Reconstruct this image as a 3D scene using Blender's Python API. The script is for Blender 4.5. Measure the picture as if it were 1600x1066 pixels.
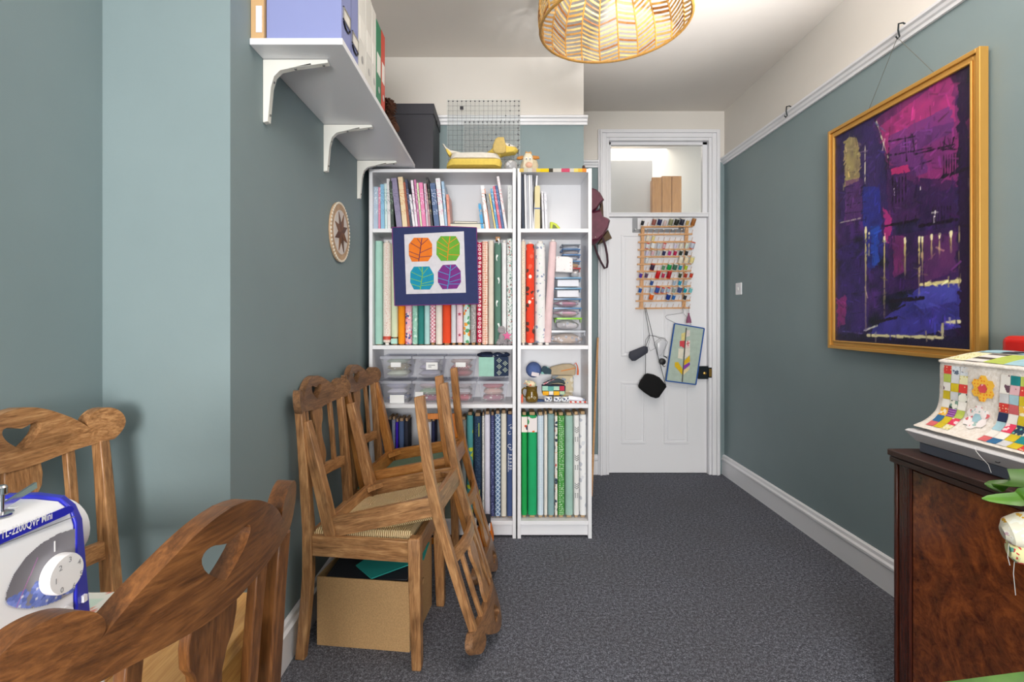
import bpy, bmesh, math, random
import numpy as np
from math import sin, cos, pi, radians as R
from mathutils import Vector, Matrix, noise
from mathutils.geometry import tessellate_polygon
random.seed(7)
for o in list(bpy.data.objects): bpy.data.objects.remove(o)
SC = bpy.context.scene
COL = SC.collection
# ---------------------------------------------------------------- camera, light, exposure
CAMH, F, CX, CY = 1.21, 800.0, 785.0, 495.0
cam = bpy.data.cameras.new('camera'); camo = bpy.data.objects.new('camera', cam); COL.objects.link(camo)
camo.location = (0, 0, CAMH); camo.rotation_euler = (pi/2, 0, 0)
cam.sensor_width = 36; cam.lens = 18; cam.shift_x = 15/1600; cam.shift_y = -38/1600
cam.clip_start = 0.02; SC.camera = camo
SC.view_settings.view_transform = 'Standard'; SC.view_settings.look = 'None'
SC.view_settings.gamma = 1; SC.view_settings.use_curve_mapping = False
SC.view_settings.exposure = 0.13
w = bpy.data.worlds.new('world'); SC.world = w; w.use_nodes = True
w.node_tree.nodes['Background'].inputs[0].default_value = (0.86, 0.93, 1.0, 1)
w.node_tree.nodes['Background'].inputs[1].default_value = 1.6
def area(name, loc, rot, sx, sy, power, col):
    l = bpy.data.lights.new(name, 'AREA'); l.shape = 'RECTANGLE'; l.size = sx; l.size_y = sy
    l.energy = power; l.color = col
    o = bpy.data.objects.new(name, l); o.location = loc; o.rotation_euler = rot; COL.objects.link(o); return o
# daylight through the wide bay window behind the camera
area('window_daylight', (-0.15, -3.27, 1.62), (R(90), 0, 0), 1.6, 1.8, 32, (0.96, 0.985, 1.0))
# added fill just inside the window, tilted up to brighten the ceiling
area('ceiling_fill', (-0.15, -3.15, 1.2), (R(112), 0, 0), 1.6, 1.0, 150, (1.0, 0.97, 0.93))
# added spot for even fill, aimed up at the ceiling in front of the camera
fl_ = bpy.data.lights.new('bounced_fill_spot', 'SPOT'); fl_.energy = 820; fl_.color = (1.0, 0.97, 0.95); fl_.shadow_soft_size = .05; fl_.spot_size = 1.0; fl_.spot_blend = .6
flo = bpy.data.objects.new('bounced_fill_spot', fl_); flo.location = (0.8, 0.1, 1.5); flo.rotation_euler = (R(137), 0, 0); COL.objects.link(flo)
area('hall_light', (1.3, 5.1, 2.95), (0, 0, 0), 0.8, 0.6, 8, (1.0, 0.93, 0.84))

# ---------------------------------------------------------------- helpers
def X(px, Y): return (px-CX)/F*Y
def Z(py, Y): return CAMH+(CY-py)/F*Y
def lin(c):
    if isinstance(c, str):
        c = c.lstrip('#'); c = [int(c[i:i+2], 16) for i in (0, 2, 4)]
    return tuple(((v/255)/12.92 if v/255 <= .04045 else ((v/255+.055)/1.055)**2.4) for v in c)+(1,)

class MB:
    def __init__(s): s.v = []; s.f = []; s.m = []; s.cur = 0
    def mat(s, i): s.cur = i; return s
    def add(s, vs, fs):
        b = len(s.v); s.v += [tuple(v) for v in vs]
        for f in fs: s.f.append([b+i for i in f]); s.m.append(s.cur)
        return s
    def box(s, x0, x1, y0, y1, z0, z1):
        vs = [(x, y, z) for z in (z0, z1) for y in (y0, y1) for x in (x0, x1)]
        return s.add(vs, [(0,2,3,1),(4,5,7,6),(0,1,5,4),(2,6,7,3),(0,4,6,2),(1,3,7,5)])
    def hexa(s, b, t):      # bottom 4 pts, top 4 pts (ccw seen from above)
        return s.add(list(b)+list(t), [(3,2,1,0),(4,5,6,7),(0,1,5,4),(1,2,6,5),(2,3,7,6),(3,0,4,7)])
    def obox(s, c, size, M=None):
        c = Vector(c); hx, hy, hz = [d/2 for d in size]
        vs = [Vector((x, y, z)) for z in (-hz, hz) for y in (-hy, hy) for x in (-hx, hx)]
        if M is not None: vs = [M @ v for v in vs]
        return s.add([v+c for v in vs], [(0,2,3,1),(4,5,7,6),(0,1,5,4),(2,6,7,3),(0,4,6,2),(1,3,7,5)])
    def bar(s, p0, p1, wx, wy, up=(0, 1, 0)):
        p0, p1 = Vector(p0), Vector(p1); d = (p1-p0); L = d.length; d.normalize()
        a = Vector(up); a = (a-d*a.dot(d)).normalized(); b = d.cross(a)
        vs = []
        for p in (p0, p1):
            for sx, sy in ((-1,-1),(1,-1),(1,1),(-1,1)): vs.append(p+b*sx*wx/2+a*sy*wy/2)
        return s.add(vs, [(0,1,2,3),(7,6,5,4),(0,4,5,1),(1,5,6,2),(2,6,7,3),(3,7,4,0)])
    def tube(s, pts, r, n=8, cap=True, ry=None, closed=False):
        pts = [Vector(p) for p in pts]; N = len(pts)
        rs = r if isinstance(r, (list, tuple)) else [r]*N
        prev = None; vs = []
        for i, p in enumerate(pts):
            if closed: d = pts[(i+1) % N]-pts[i-1]
            else: d = pts[min(i+1, N-1)]-pts[max(i-1, 0)]
            if d.length < 1e-9: d = Vector((0,0,1))
            d.normalize()
            if prev is None:
                a = Vector((0, 0, 1)) if abs(d.z) < .9 else Vector((0, 1, 0))
            else: a = prev
            a = (a-d*a.dot(d)).normalized(); prev = a; b = d.cross(a)
            k = ry if ry else 1
            for j in range(n):
                t = 2*pi*j/n; vs.append(p+a*rs[i]*cos(t)+b*rs[i]*k*sin(t))
        fs = []
        for i in range(N if closed else N-1):
            for j in range(n):
                i2 = (i+1) % N
                fs.append((i*n+j, i*n+(j+1) % n, i2*n+(j+1) % n, i2*n+j))
        if cap and not closed: fs += [tuple(range(n))[::-1], tuple((N-1)*n+j for j in range(n))]
        return s.add(vs, fs)
    def cyl(s, p0, p1, r0, r1=None, n=16): return s.tube([p0, p1], [r0, r0 if r1 is None else r1], n)
    def lathe(s, prof, c=(0, 0, 0), n=20, ax=1, ay=1):
        vs = []
        for r, z in prof:
            for j in range(n):
                t = 2*pi*j/n; vs.append((c[0]+r*cos(t)*ax, c[1]+r*sin(t)*ay, c[2]+z))
        m = len(prof); fs = []
        for i in range(m-1):
            for j in range(n): fs.append((i*n+j, i*n+(j+1) % n, (i+1)*n+(j+1) % n, (i+1)*n+j))
        if prof[0][0] > 1e-5: fs.append(tuple(range(n))[::-1])
        if prof[-1][0] > 1e-5: fs.append(tuple((m-1)*n+j for j in range(n)))
        return s.add(vs, fs)
    def ell(s, c, r, M=None, n=12, m=8, jit=0, seed=0):
        vs = []; c = Vector(c)
        for i in range(m+1):
            ph = pi*i/m
            for j in range(n):
                t = 2*pi*j/n; v = Vector((r[0]*sin(ph)*cos(t), r[1]*sin(ph)*sin(t), -r[2]*cos(ph)))
                if jit: v *= 1+jit*noise.noise(v*30+Vector((seed, 0, 0)))
                if M is not None: v = M @ v
                vs.append(v+c)
        fs = []
        for i in range(m):
            for j in range(n): fs.append((i*n+j, i*n+(j+1) % n, (i+1)*n+(j+1) % n, (i+1)*n+j))
        return s.add(vs, fs)
    def poly(s, outer, d0, d1, holes=(), f=None):
        """prism of a 2-D polygon (with holes); f(a,b,d)->xyz"""
        f = f or (lambda a, b, d: (a, d, b))
        loops = [list(outer)]+[list(h) for h in holes]
        tri = tessellate_polygon([[Vector((a, b, 0)) for a, b in l] for l in loops])
        flat = [p for l in loops for p in l]; n = len(flat)
        vs = [f(a, b, d0) for a, b in flat]+[f(a, b, d1) for a, b in flat]
        fs = [tuple(t) for t in tri]+[tuple(i+n for i in t)[::-1] for t in tri]
        b = 0
        for l in loops:
            for i in range(len(l)):
                j = (i+1) % len(l); fs.append((b+i, b+j, n+b+j, n+b+i))
            b += len(l)
        return s.add(vs, fs)
    def rbox(s, x0, x1, y0, y1, z0, z1, r, seg=4, f=None):   # box with rounded vertical edges
        pts = []
        for cx, cy, a0 in ((x1-r, y1-r, 0), (x0+r, y1-r, 90), (x0+r, y0+r, 180), (x1-r, y0+r, 270)):
            for k in range(seg+1):
                a = R(a0+90*k/seg); pts.append((cx+r*cos(a), cy+r*sin(a)))
        n = len(pts); f = f or (lambda x, y, z: (x, y, z))
        vs = [f(x, y, z0) for x, y in pts]+[f(x, y, z1) for x, y in pts]
        return s.add(vs, [tuple(range(n))[::-1], tuple(range(n, 2*n))]+[(i, (i+1) % n, n+(i+1) % n, n+i) for i in range(n)])

def build(name, mb, mats, parent=None, bevel=0, smooth=True, loc=None, rot=None, seg=2):
    me = bpy.data.meshes.new(name)
    me.from_pydata(mb.v, [], mb.f)
    if not isinstance(mats, (list, tuple)): mats = [mats]
    for m in mats: me.materials.append(m)
    me.polygons.foreach_set('material_index', mb.m)
    bm = bmesh.new(); bm.from_mesh(me)
    bmesh.ops.recalc_face_normals(bm, faces=bm.faces)
    if smooth:
        for f in bm.faces: f.smooth = True
        for e in bm.edges:
            if len(e.link_faces) == 2 and e.calc_face_angle(0) > .6: e.smooth = False
    bm.to_mesh(me); bm.free()
    o = bpy.data.objects.new(name, me); COL.objects.link(o)
    if parent: o.parent = parent
    if loc is not None: o.location = loc
    if rot is not None: o.rotation_euler = rot
    if bevel:
        b = o.modifiers.new('bevel', 'BEVEL'); b.width = bevel; b.segments = seg; b.limit_method = 'ANGLE'; b.angle_limit = R(40)
    return o
def tag(o, label, cat, group=None, kind=None):
    o['label'] = label; o['category'] = cat
    if group: o['group'] = group
    if kind: o['kind'] = kind
    return o
def thing(name, label, cat, loc=(0, 0, 0), rot=(0, 0, 0), group=None):
    o = bpy.data.objects.new(name, None); o.empty_display_size = .05; COL.objects.link(o)
    o.location = loc; o.rotation_euler = rot; tag(o, label, cat, group); return o
def single(name, mb, mats, label, cat, group=None, **k):
    return tag(build(name, mb, mats, **k), label, cat, group)
def struct(name, mb, mats, parent=None, **k):
    o = build(name, mb, mats, parent, **k)
    if not parent: o['kind'] = 'structure'
    return o
def stuff(o): o['kind'] = 'stuff'; return o
def plabel(o, l): o['label'] = l; return o

# ---------------------------------------------------------------- materials
def newmat(name):
    m = bpy.data.materials.new(name); m.use_nodes = True
    nt = m.node_tree; return m, nt, nt.nodes['Principled BSDF']
def nd(nt, t, **k):
    n = nt.nodes.new(t)
    for a, v in k.items(): setattr(n, a, v)
    return n
def ramp(nt, fac, stops, const=False):
    r = nd(nt, 'ShaderNodeValToRGB'); cr = r.color_ramp
    if const: cr.interpolation = 'CONSTANT'
    while len(cr.elements) < len(stops): cr.elements.new(0.5)
    for e, (p, c) in zip(cr.elements, stops): e.position = p; e.color = c
    nt.links.new(fac, r.inputs[0]); return r.outputs[0]
def coords(nt, scale=(1, 1, 1), rot=(0, 0, 0), kind='Object'):
    tc = nd(nt, 'ShaderNodeTexCoord'); mp = nd(nt, 'ShaderNodeMapping')
    mp.inputs['Scale'].default_value = scale; mp.inputs['Rotation'].default_value = rot
    nt.links.new(tc.outputs[kind], mp.inputs[0]); return mp.outputs[0]
def noi(nt, vec, scale, detail=3, rough=.5, dist=0):
    n = nd(nt, 'ShaderNodeTexNoise'); n.inputs['Scale'].default_value = scale; n.inputs['Detail'].default_value = detail
    n.inputs['Roughness'].default_value = rough; n.inputs['Distortion'].default_value = dist
    nt.links.new(vec, n.inputs['Vector']); return n.outputs['Fac']
def vor(nt, vec, scale, feat='F1', rnd=1):
    n = nd(nt, 'ShaderNodeTexVoronoi'); n.feature = feat; n.inputs['Scale'].default_value = scale
    n.inputs['Randomness'].default_value = rnd; nt.links.new(vec, n.inputs['Vector']); return n
def mixc(nt, fac, a, b, mode='MIX'):
    n = nd(nt, 'ShaderNodeMix', data_type='RGBA', blend_type=mode)
    for i, v in ((0, fac), (6, a), (7, b)):
        if hasattr(v, 'links'): nt.links.new(v, n.inputs[i])
        else: n.inputs[i].default_value = v
    return n.outputs[2]
def bump(nt, b, fac, st=.3, dist=.002):
    n = nd(nt, 'ShaderNodeBump'); n.inputs['Strength'].default_value = st; n.inputs['Distance'].default_value = dist
    nt.links.new(fac, n.inputs['Height']); nt.links.new(n.outputs[0], b.inputs['Normal'])
CACHE = {}
def plain(c, rough=.5, metal=0, name=None, fuzz=0, sheen=0):
    key = ('p', c, rough, metal, fuzz)
    if key in CACHE: return CACHE[key]
    m, nt, b = newmat(name or 'paint_'+str(len(CACHE)))
    b.inputs['Base Color'].default_value = lin(c); b.inputs['Roughness'].default_value = rough; b.inputs['Metallic'].default_value = metal
    if fuzz:
        n = noi(nt, coords(nt), fuzz, 4); l = lin(c)
        nt.links.new(ramp(nt, n, [(.3, tuple(v*.8 for v in l[:3])+(1,)), (.7, tuple(min(1, v*1.12) for v in l[:3])+(1,))]), b.inputs['Base Color'])
        bump(nt, b, n, .3, .002)
    CACHE[key] = m; return m
def fabric(kind, cols, scale=40, rough=.85):
    key = (kind, tuple(cols), scale)
    if key in CACHE: return CACHE[key]
    m, nt, b = newmat('fabric_'+kind); b.inputs['Roughness'].default_value = rough
    c = [lin(x) for x in cols]; v = coords(nt)
    if kind == 'plain':
        n = noi(nt, v, scale, 3); k = c[0]
        out = ramp(nt, n, [(.3, tuple(a*.88 for a in k[:3])+(1,)), (.7, k)])
    elif kind == 'dots':
        vo = vor(nt, v, scale, rnd=.35); out = ramp(nt, vo.outputs['Distance'], [(0, c[1]), (.28, c[0])], True)
        if len(c) > 2:
            k = ramp(nt, vo.outputs['Color'], [(0, (0,0,0,1)), (.5, (1,1,1,1))], True)
            o2 = ramp(nt, vo.outputs['Distance'], [(0, c[2]), (.28, c[0])], True); out = mixc(nt, k, out, o2)
    elif kind == 'floral':
        scale *= .68
        ns = nd(nt, 'ShaderNodeTexNoise'); ns.inputs['Scale'].default_value = scale*1.2; nt.links.new(v, ns.inputs['Vector'])
        vv = mixc(nt, .02, v, ns.outputs['Color'])
        vo = vor(nt, vv, scale, rnd=1)
        st = [(i/max(1, len(c)-1), c[i+1]) for i in range(len(c)-1)]
        pet = ramp(nt, vo.outputs['Color'], st, True)
        mk = ramp(nt, vo.outputs['Distance'], [(0, (1,1,1,1)), (.42, (0,0,0,1))], True)
        out = mixc(nt, mk, c[0], pet)
    elif kind == 'rings':
        vo = vor(nt, v, scale, rnd=.2); out = ramp(nt, vo.outputs['Distance'], [(0, c[0]), (.18, c[1]), (.36, c[0])], True)
    elif kind == 'check':
        ch = nd(nt, 'ShaderNodeTexChecker'); ch.inputs['Scale'].default_value = scale; ch.inputs[1].default_value = c[0]; ch.inputs[2].default_value = c[1]
        nt.links.new(coords(nt, rot=(0, R(45) if len(c) > 2 else 0, 0)), ch.inputs[0]); out = ch.outputs[0]
    elif kind in ('stripe', 'stripev'):
        wv = nd(nt, 'ShaderNodeTexWave'); wv.bands_direction = 'Z' if kind == 'stripe' else 'X'; wv.inputs['Scale'].default_value = scale
        nt.links.new(v, wv.inputs['Vector']); out = ramp(nt, wv.outputs['Fac'], [(0, c[0]), (.6, c[1])], True)
    elif kind == 'plaid':
        fs = []
        for d in 'XZ':
            wv = nd(nt, 'ShaderNodeTexWave'); wv.bands_direction = d; wv.inputs['Scale'].default_value = scale; nt.links.new(v, wv.inputs['Vector'])
            fs.append(ramp(nt, wv.outputs['Fac'], [(0, c[0]), (.75, c[1])], True))
        out = mixc(nt, .5, fs[0], fs[1], 'MULTIPLY')
    elif kind == 'lattice':
        fs = []
        for a in (45, -45):
            wv = nd(nt, 'ShaderNodeTexWave'); wv.bands_direction = 'X'; wv.inputs['Scale'].default_value = scale
            nt.links.new(coords(nt, rot=(0, R(a), 0)), wv.inputs['Vector']); fs.append(ramp(nt, wv.outputs['Fac'], [(0, (0,0,0,1)), (.8, (1,1,1,1))], True))
        out = mixc(nt, mixc(nt, 1, fs[0], fs[1], 'LIGHTEN'), c[0], c[1])
    nt.links.new(out, b.inputs['Base Color']); bump(nt, b, noi(nt, v, 300, 2), .15, .001)
    CACHE[key] = m; return m
def wood(name, dark, mid, light, axis='z', rough=.38, worn=.5, gs=1.0):
    m, nt, b = newmat(name); s = {'x': (2.2, 34, 34), 'y': (34, 2.2, 34), 'z': (34, 34, 2.2)}[axis]
    v = coords(nt, tuple(a*gs for a in s))
    g = noi(nt, v, 3, 6, .65, 1.2); f = noi(nt, v, 12, 3, .6)
    c = ramp(nt, g, [(.25, lin(dark)), (.5, lin(mid)), (.75, lin(light))])
    c = mixc(nt, .18, c, ramp(nt, f, [(.35, lin(dark)), (.6, lin(light))]))
    big = noi(nt, coords(nt, tuple(1+a/12 for a in s)), 7, 4); k = ramp(nt, big, [(.52, (0,0,0,1)), (.7, (worn, worn, worn, 1))])
    c = mixc(nt, k, c, tuple(x*.42 for x in lin(dark)[:3])+(1,)); wl = noi(nt, coords(nt, tuple(1+a/16 for a in s)), 11, 3)
    c = mixc(nt, ramp(nt, wl, [(.55, (0,0,0,1)), (.75, (worn*.7, worn*.7, worn*.7, 1))]), c, tuple(min(1, x*1.35) for x in lin(light)[:3])+(1,))
    nt.links.new(c, b.inputs['Base Color']); b.inputs['Roughness'].default_value = rough
    bump(nt, b, f, .12, .002); return m
def clear(name, tint=(1, 1, 1), op=.25, rough=.15):
    m, nt, b = newmat(name); out = nt.nodes['Material Output']
    tr = nd(nt, 'ShaderNodeBsdfTransparent'); tr.inputs[0].default_value = tint+(1,)
    b.inputs['Base Color'].default_value = tint+(1,); b.inputs['Roughness'].default_value = rough
    mx = nd(nt, 'ShaderNodeMixShader'); mx.inputs[0].default_value = op
    nt.links.new(tr.outputs[0], mx.inputs[1]); nt.links.new(b.outputs[0], mx.inputs[2]); nt.links.new(mx.outputs[0], out.inputs[0]); return m
def attrmat(name, rough=.5, bumpy=0):
    m, nt, b = newmat(name); a = nd(nt, 'ShaderNodeVertexColor'); a.layer_name = 'col'
    nt.links.new(a.outputs[0], b.inputs['Base Color']); b.inputs['Roughness'].default_value = rough
    if bumpy: bump(nt, b, noi(nt, coords(nt), 90, 4), bumpy, .003)
    return m
def painted(name, arr, f, mat, parent, keep=None):
    """grid mesh with one colour per vertex; arr[v][u] sRGB 0-255, f(u,v)->xyz"""
    h, wd = arr.shape[:2]; vs = [f(i/(wd-1), j/(h-1)) for j in range(h) for i in range(wd)]; fs = []
    for j in range(h-1):
        for i in range(wd-1):
            if keep is None or keep((i+.5)/(wd-1), (j+.5)/(h-1)): fs.append((j*wd+i, j*wd+i+1, (j+1)*wd+i+1, (j+1)*wd+i))
    me = bpy.data.meshes.new(name); me.from_pydata(vs, [], fs)
    a = me.color_attributes.new('col', 'FLOAT_COLOR', 'POINT')
    c = np.clip(arr.reshape(-1, 3)/255., 0, 1); c = np.where(c <= .04045, c/12.92, ((c+.055)/1.055)**2.4)
    a.data.foreach_set('color', np.concatenate([c, np.ones((len(c), 1))], 1).astype(np.float32).ravel())
    me.materials.append(mat); o = bpy.data.objects.new(name, me); COL.objects.link(o); o.parent = parent; return o
def text(name, s, mat, parent, origin, ux, uz, width=None, height=.01, ext=.0004, align='LEFT'):
    cu = bpy.data.curves.new('t', 'FONT'); cu.body = s; cu.size = 1; cu.resolution_u = 2; cu.offset = .012
    to = bpy.data.objects.new('t', cu); COL.objects.link(to); bpy.context.view_layer.update()
    me = bpy.data.meshes.new_from_object(to.evaluated_get(bpy.context.evaluated_depsgraph_get()))
    COL.objects.unlink(to); bpy.data.objects.remove(to); me.name = name
    co = [v.co.copy() for v in me.vertices]; x0 = min(c.x for c in co); x1 = max(c.x for c in co); y0 = min(c.y for c in co); y1 = max(c.y for c in co)
    ky = height/(y1-y0); kx = width/(x1-x0) if width else ky
    ux, uz, og = Vector(ux).normalized(), Vector(uz).normalized(), Vector(origin)
    off = -(x1-x0)/2 if align == 'C' else 0
    offy = -(y1-y0)/2 if align == 'C' else 0
    for v, c in zip(me.vertices, co): v.co = og+ux*(c.x-x0+off)*kx+uz*(c.y-y0+offy)*ky
    me.materials.clear(); me.materials.append(mat)
    o = bpy.data.objects.new(name, me); COL.objects.link(o); o.parent = parent; return o

def wallmat(name, c, c2, rough=.75):
    m, nt, b = newmat(name); v = coords(nt)
    n = noi(nt, v, 1.3, 4, .6); nt.links.new(ramp(nt, n, [(.3, lin(c)), (.7, lin(c2))]), b.inputs['Base Color'])
    b.inputs['Roughness'].default_value = rough; bump(nt, b, noi(nt, v, 60, 4), .08, .003); return m
M_TEAL = wallmat('teal_wall_paint', (127, 144, 147), (134, 151, 154), .6)
M_WHITE = wallmat('white_wall_paint', (222, 217, 210), (228, 223, 216))
M_CEIL = wallmat('ceiling_paint', (226, 220, 213), (232, 226, 219), .85)
M_TRIM = plain((238, 238, 242), .35, name='white_gloss_trim')
M_SHELF = plain((236, 236, 240), .35, name='white_laminate')
def carpet():
    m, nt, b = newmat('grey_carpet'); v = coords(nt)
    a = noi(nt, v, 200, 3, .9); c = noi(nt, v, 75, 4, .95); d = noi(nt, v, 2.2, 3)
    k = nd(nt, 'ShaderNodeMath', operation='ADD'); nt.links.new(a, k.inputs[0]); nt.links.new(c, k.inputs[1])
    k2 = nd(nt, 'ShaderNodeMath', operation='MULTIPLY'); k2.inputs[1].default_value = .5; nt.links.new(k.outputs[0], k2.inputs[0])
    col = ramp(nt, k2.outputs[0], [(.40, lin((38, 39, 46))), (.5, lin((84, 86, 96))), (.60, lin((166, 169, 182)))])
    col = mixc(nt, ramp(nt, d, [(.35, (.0, .0, .0, 1)), (.7, (.3, .3, .3, 1))]), col, lin((84, 82, 84)))
    nt.links.new(col, b.inputs['Base Color']); b.inputs['Roughness'].default_value = .95
    bump(nt, b, k2.outputs[0], .9, .006); return m
M_CARPET = carpet()

# ---------------------------------------------------------------- room shell
XL, XR, XA = -.76, 1.705, -1.117         # left wall (breast), right wall, alcove wall
YB, YD, YC, YF = 3.117, 3.935, 1.43, -3.3
HC, RZ = 2.79, 2.40
def wall(name, x0, x1, y0, y1, z0=0, parent=None):
    mb = MB().mat(0).box(x0, x1, y0, y1, z0, RZ).mat(1).box(x0, x1, y0, y1, RZ, HC)
    return struct(name, mb, [M_TEAL, M_WHITE], smooth=False)
struct('floor', MB().box(-1.4, 2.0, YF-.1, YD+.15, -.1, 0), M_CARPET, smooth=False)
struct('ceiling', MB().box(-1.4, 2.0, YF-.1, YD+.15, HC, HC+.1), M_CEIL, smooth=False)
wall('wall_left', -1.4, XL, YC, YB)
wall('wall_alcove', -1.4, XA, YF, YC)
wall('wall_right', XR, XR+.15, YF, YD)
wall('wall_back', -1.4, .495, YB, YD+.1)
dL, dR, dT = X(951, YD), X(1106, YD), Z(221, YD)    # door opening
mb = MB().mat(0).box(.495, dL-.03, YD, YD+.1, 0, RZ).box(dR+.03, XR+.15, YD, YD+.1, 0, RZ).box(dL-.03, dR+.03, YD, YD+.1, dT+.03, RZ if RZ > dT+.03 else dT+.04)
mb.mat(1).box(.495, dL-.03, YD, YD+.1, RZ, HC).box(dR+.03, XR+.15, YD, YD+.1, RZ, HC).box(dL-.03, dR+.03, YD, YD+.1, max(RZ, dT+.04), HC)
struct('wall_door', mb, [M_TEAL, M_WHITE], smooth=False)
mb = MB().mat(0).box(-1.4, -.95, YF-.1, YF, 0, HC).box(1.55, 2, YF-.1, YF, 0, HC).box(-.95, 1.55, YF-.1, YF, 0, .7).mat(1).box(-.95, 1.55, YF-.1, YF, 2.55, HC)
struct('wall_front', mb, [M_TEAL, M_WHITE], smooth=False)
wf = struct('window_1', MB().box(-.95, -.88, YF-.08, YF, .7, 2.55).box(1.48, 1.55, YF-.08, YF, .7, 2.55).box(-.88, 1.48, YF-.08, YF, 2.48, 2.55).box(-.88, 1.48, YF-.08, YF, .7, .77).box(-.12, -.06, YF-.08, YF, .77, 2.48).box(.66, .72, YF-.08, YF, .77, 2.48), M_TRIM, smooth=False)

build('window_pane', MB().box(-.88, 1.48, YF-.045, YF-.041, .77, 2.48), clear('window_glass', (.97, .98, .98), .06, .02), wf)

def molding(name, prof, p0, p1, nrm, mat=M_TRIM, parent=None):
    p0, p1, nrm = Vector(p0), Vector(p1), Vector(nrm); n = len(prof); vs = []
    for p in (p0, p1):
        for d, z in prof: vs.append(p+nrm*d+Vector((0, 0, z)))
    fs = [tuple(range(n)), tuple(range(n, 2*n))[::-1]]+[(i, (i+1) % n, n+(i+1) % n, n+i) for i in range(n)]
    return struct(name, MB().add(vs, fs), mat, parent)
RAIL = [(0, -.025), (.012, -.025), (.014, -.012), (.022, -.006), (.026, .006), (.036, .012), (.038, .022), (.03, .028), (0, .03)]
BASE = [(0, 0), (.018, 0), (.018, .105), (.023, .112), (.023, .122), (.014, .13), (.012, .145), (.004, .152), (0, .152)]
n_ = 0
def both(side, p0, p1, nrm):
    global n_; n_ += 1
    molding('baseboard_'+side, BASE, p0, p1, nrm)
    molding('trim_%d' % n_, RAIL, (p0[0], p0[1], RZ), (p1[0], p1[1], RZ), nrm)
both('right', (XR, YF, 0), (XR, YD, 0), (-1, 0, 0))
both('left', (XL, YC, 0), (XL, YB, 0), (1, 0, 0))
both('alcove', (XA, YF, 0), (XA, YC, 0), (1, 0, 0))
both('breast', (XA, YC, 0), (XL, YC, 0), (0, -1, 0))
molding('trim_5', RAIL, (XL, YB, RZ), (.515, YB, RZ), (0, -1, 0))
molding('baseboard_door', BASE, (.495, YD, 0), (dL-.085, YD, 0), (0, -1, 0))
molding('trim_6', RAIL, (.495, YD, RZ-.02), (dL-.085, YD, RZ-.02), (0, -1, 0))

# door with transom
door = bpy.data.objects.new('door_1', None); COL.objects.link(door); door.location = (0, YD, 0); door['kind'] = 'structure'
def dpoly(l, r, b, t, y0, y1, mb): return mb.box(l, r, y0, y1, b, t)
aw = .085
mb = MB()
for k, (i0, i1, d) in enumerate(((0, .022, .022), (.022, .055, .030), (.055, .072, .040), (.072, .085, .028))):
    mb.box(dL-i1, dL-i0, -d, 0, 0, dT+i1).box(dR+i0, dR+i1, -d, 0, 0, dT+i1).box(dL-i0, dR+i0, -d, 0, dT+i0, dT+i1)
build('architrave', mb, M_TRIM, door, bevel=.003)
zb = Z(339, YD); zt = Z(334, YD)
build('frame_lining', MB().box(dL-.03, dL, 0, .1, 0, dT).box(dR, dR+.03, 0, .1, 0, dT).box(dL-.03, dR+.03, 0, .1, dT, dT+.03), M_TRIM, door)
build('transom_bar', MB().box(dL, dR, -.012, .06, zb, zt+.004).box(dL, dR, -.02, .0, zt-.004, zt+.006), M_TRIM, door, bevel=.002)
fl = .022
build('transom_frame', MB().box(dL, dL+fl, .015, .05, zt, dT).box(dR-fl*1.6, dR, .015, .05, zt, dT).box(dL, dR, .015, .05, dT-fl, dT).box(dL, dR, .015, .05, zt, zt+.012), M_TRIM, door, bevel=.002)
build('transom_pane', MB().box(dL+.01, dR-.01, .03, .034, zt, dT-.01), clear('transom_glass', (.97, .98, .97), .06, .02), door)
leaf = build('door_leaf', MB().box(dL+.003, dR-.003, .012, .05, .006, zb-.003), M_TRIM, door, bevel=.002)
def panelmold(x0, x1, z0, z1):
    mb = MB()
    for o_, i_, d in ((0, .008, -.004), (.008, .016, -.009), (.016, .022, -.003)):
        pass
    w0 = .016
    for (a, b, c, d_) in ((x0, x1, z0, z0+w0), (x0, x1, z1-w0, z1), (x0, x0+w0, z0+w0, z1-w0), (x1-w0, x1, z0+w0, z1-w0)):
        mb.box(a, b, .004, .013, c, d_)
    mb.box(x0+.03, x1-.03, .008, .013, z0+.03, z1-.03)
    return mb
for (a, b) in ((971, 1009), (1038, 1077)):
    for (t, bt) in ((366, 557), (597, 694)):
        build('door_panel', panelmold(X(a, YD), X(b, YD), Z(bt, YD), Z(t, YD)), M_TRIM, door, bevel=.003)
M_IRON = plain((52, 58, 62), .35, .8); M_BRASS = plain((190, 150, 80), .3, .9)
lk = build('rim_lock', MB().box(1.50, 1.575, -.02, .012, Z(592, YD), Z(572, YD)).box(1.575, 1.60, -.025, 0, Z(590, YD), Z(574, YD)), M_IRON, door, bevel=.003)
build('latch_knob', MB().lathe([(.008, 0), (.012, .004), (.012, .012), (.004, .016)], n=12), M_BRASS, lk, loc=(1.545, -.02, Z(583, YD)), rot=(R(90), 0, 0))
build('keep_plate', MB().box(1.578, 1.597, -.028, -.024, Z(588, YD), Z(576, YD)), M_BRASS, lk)

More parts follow.
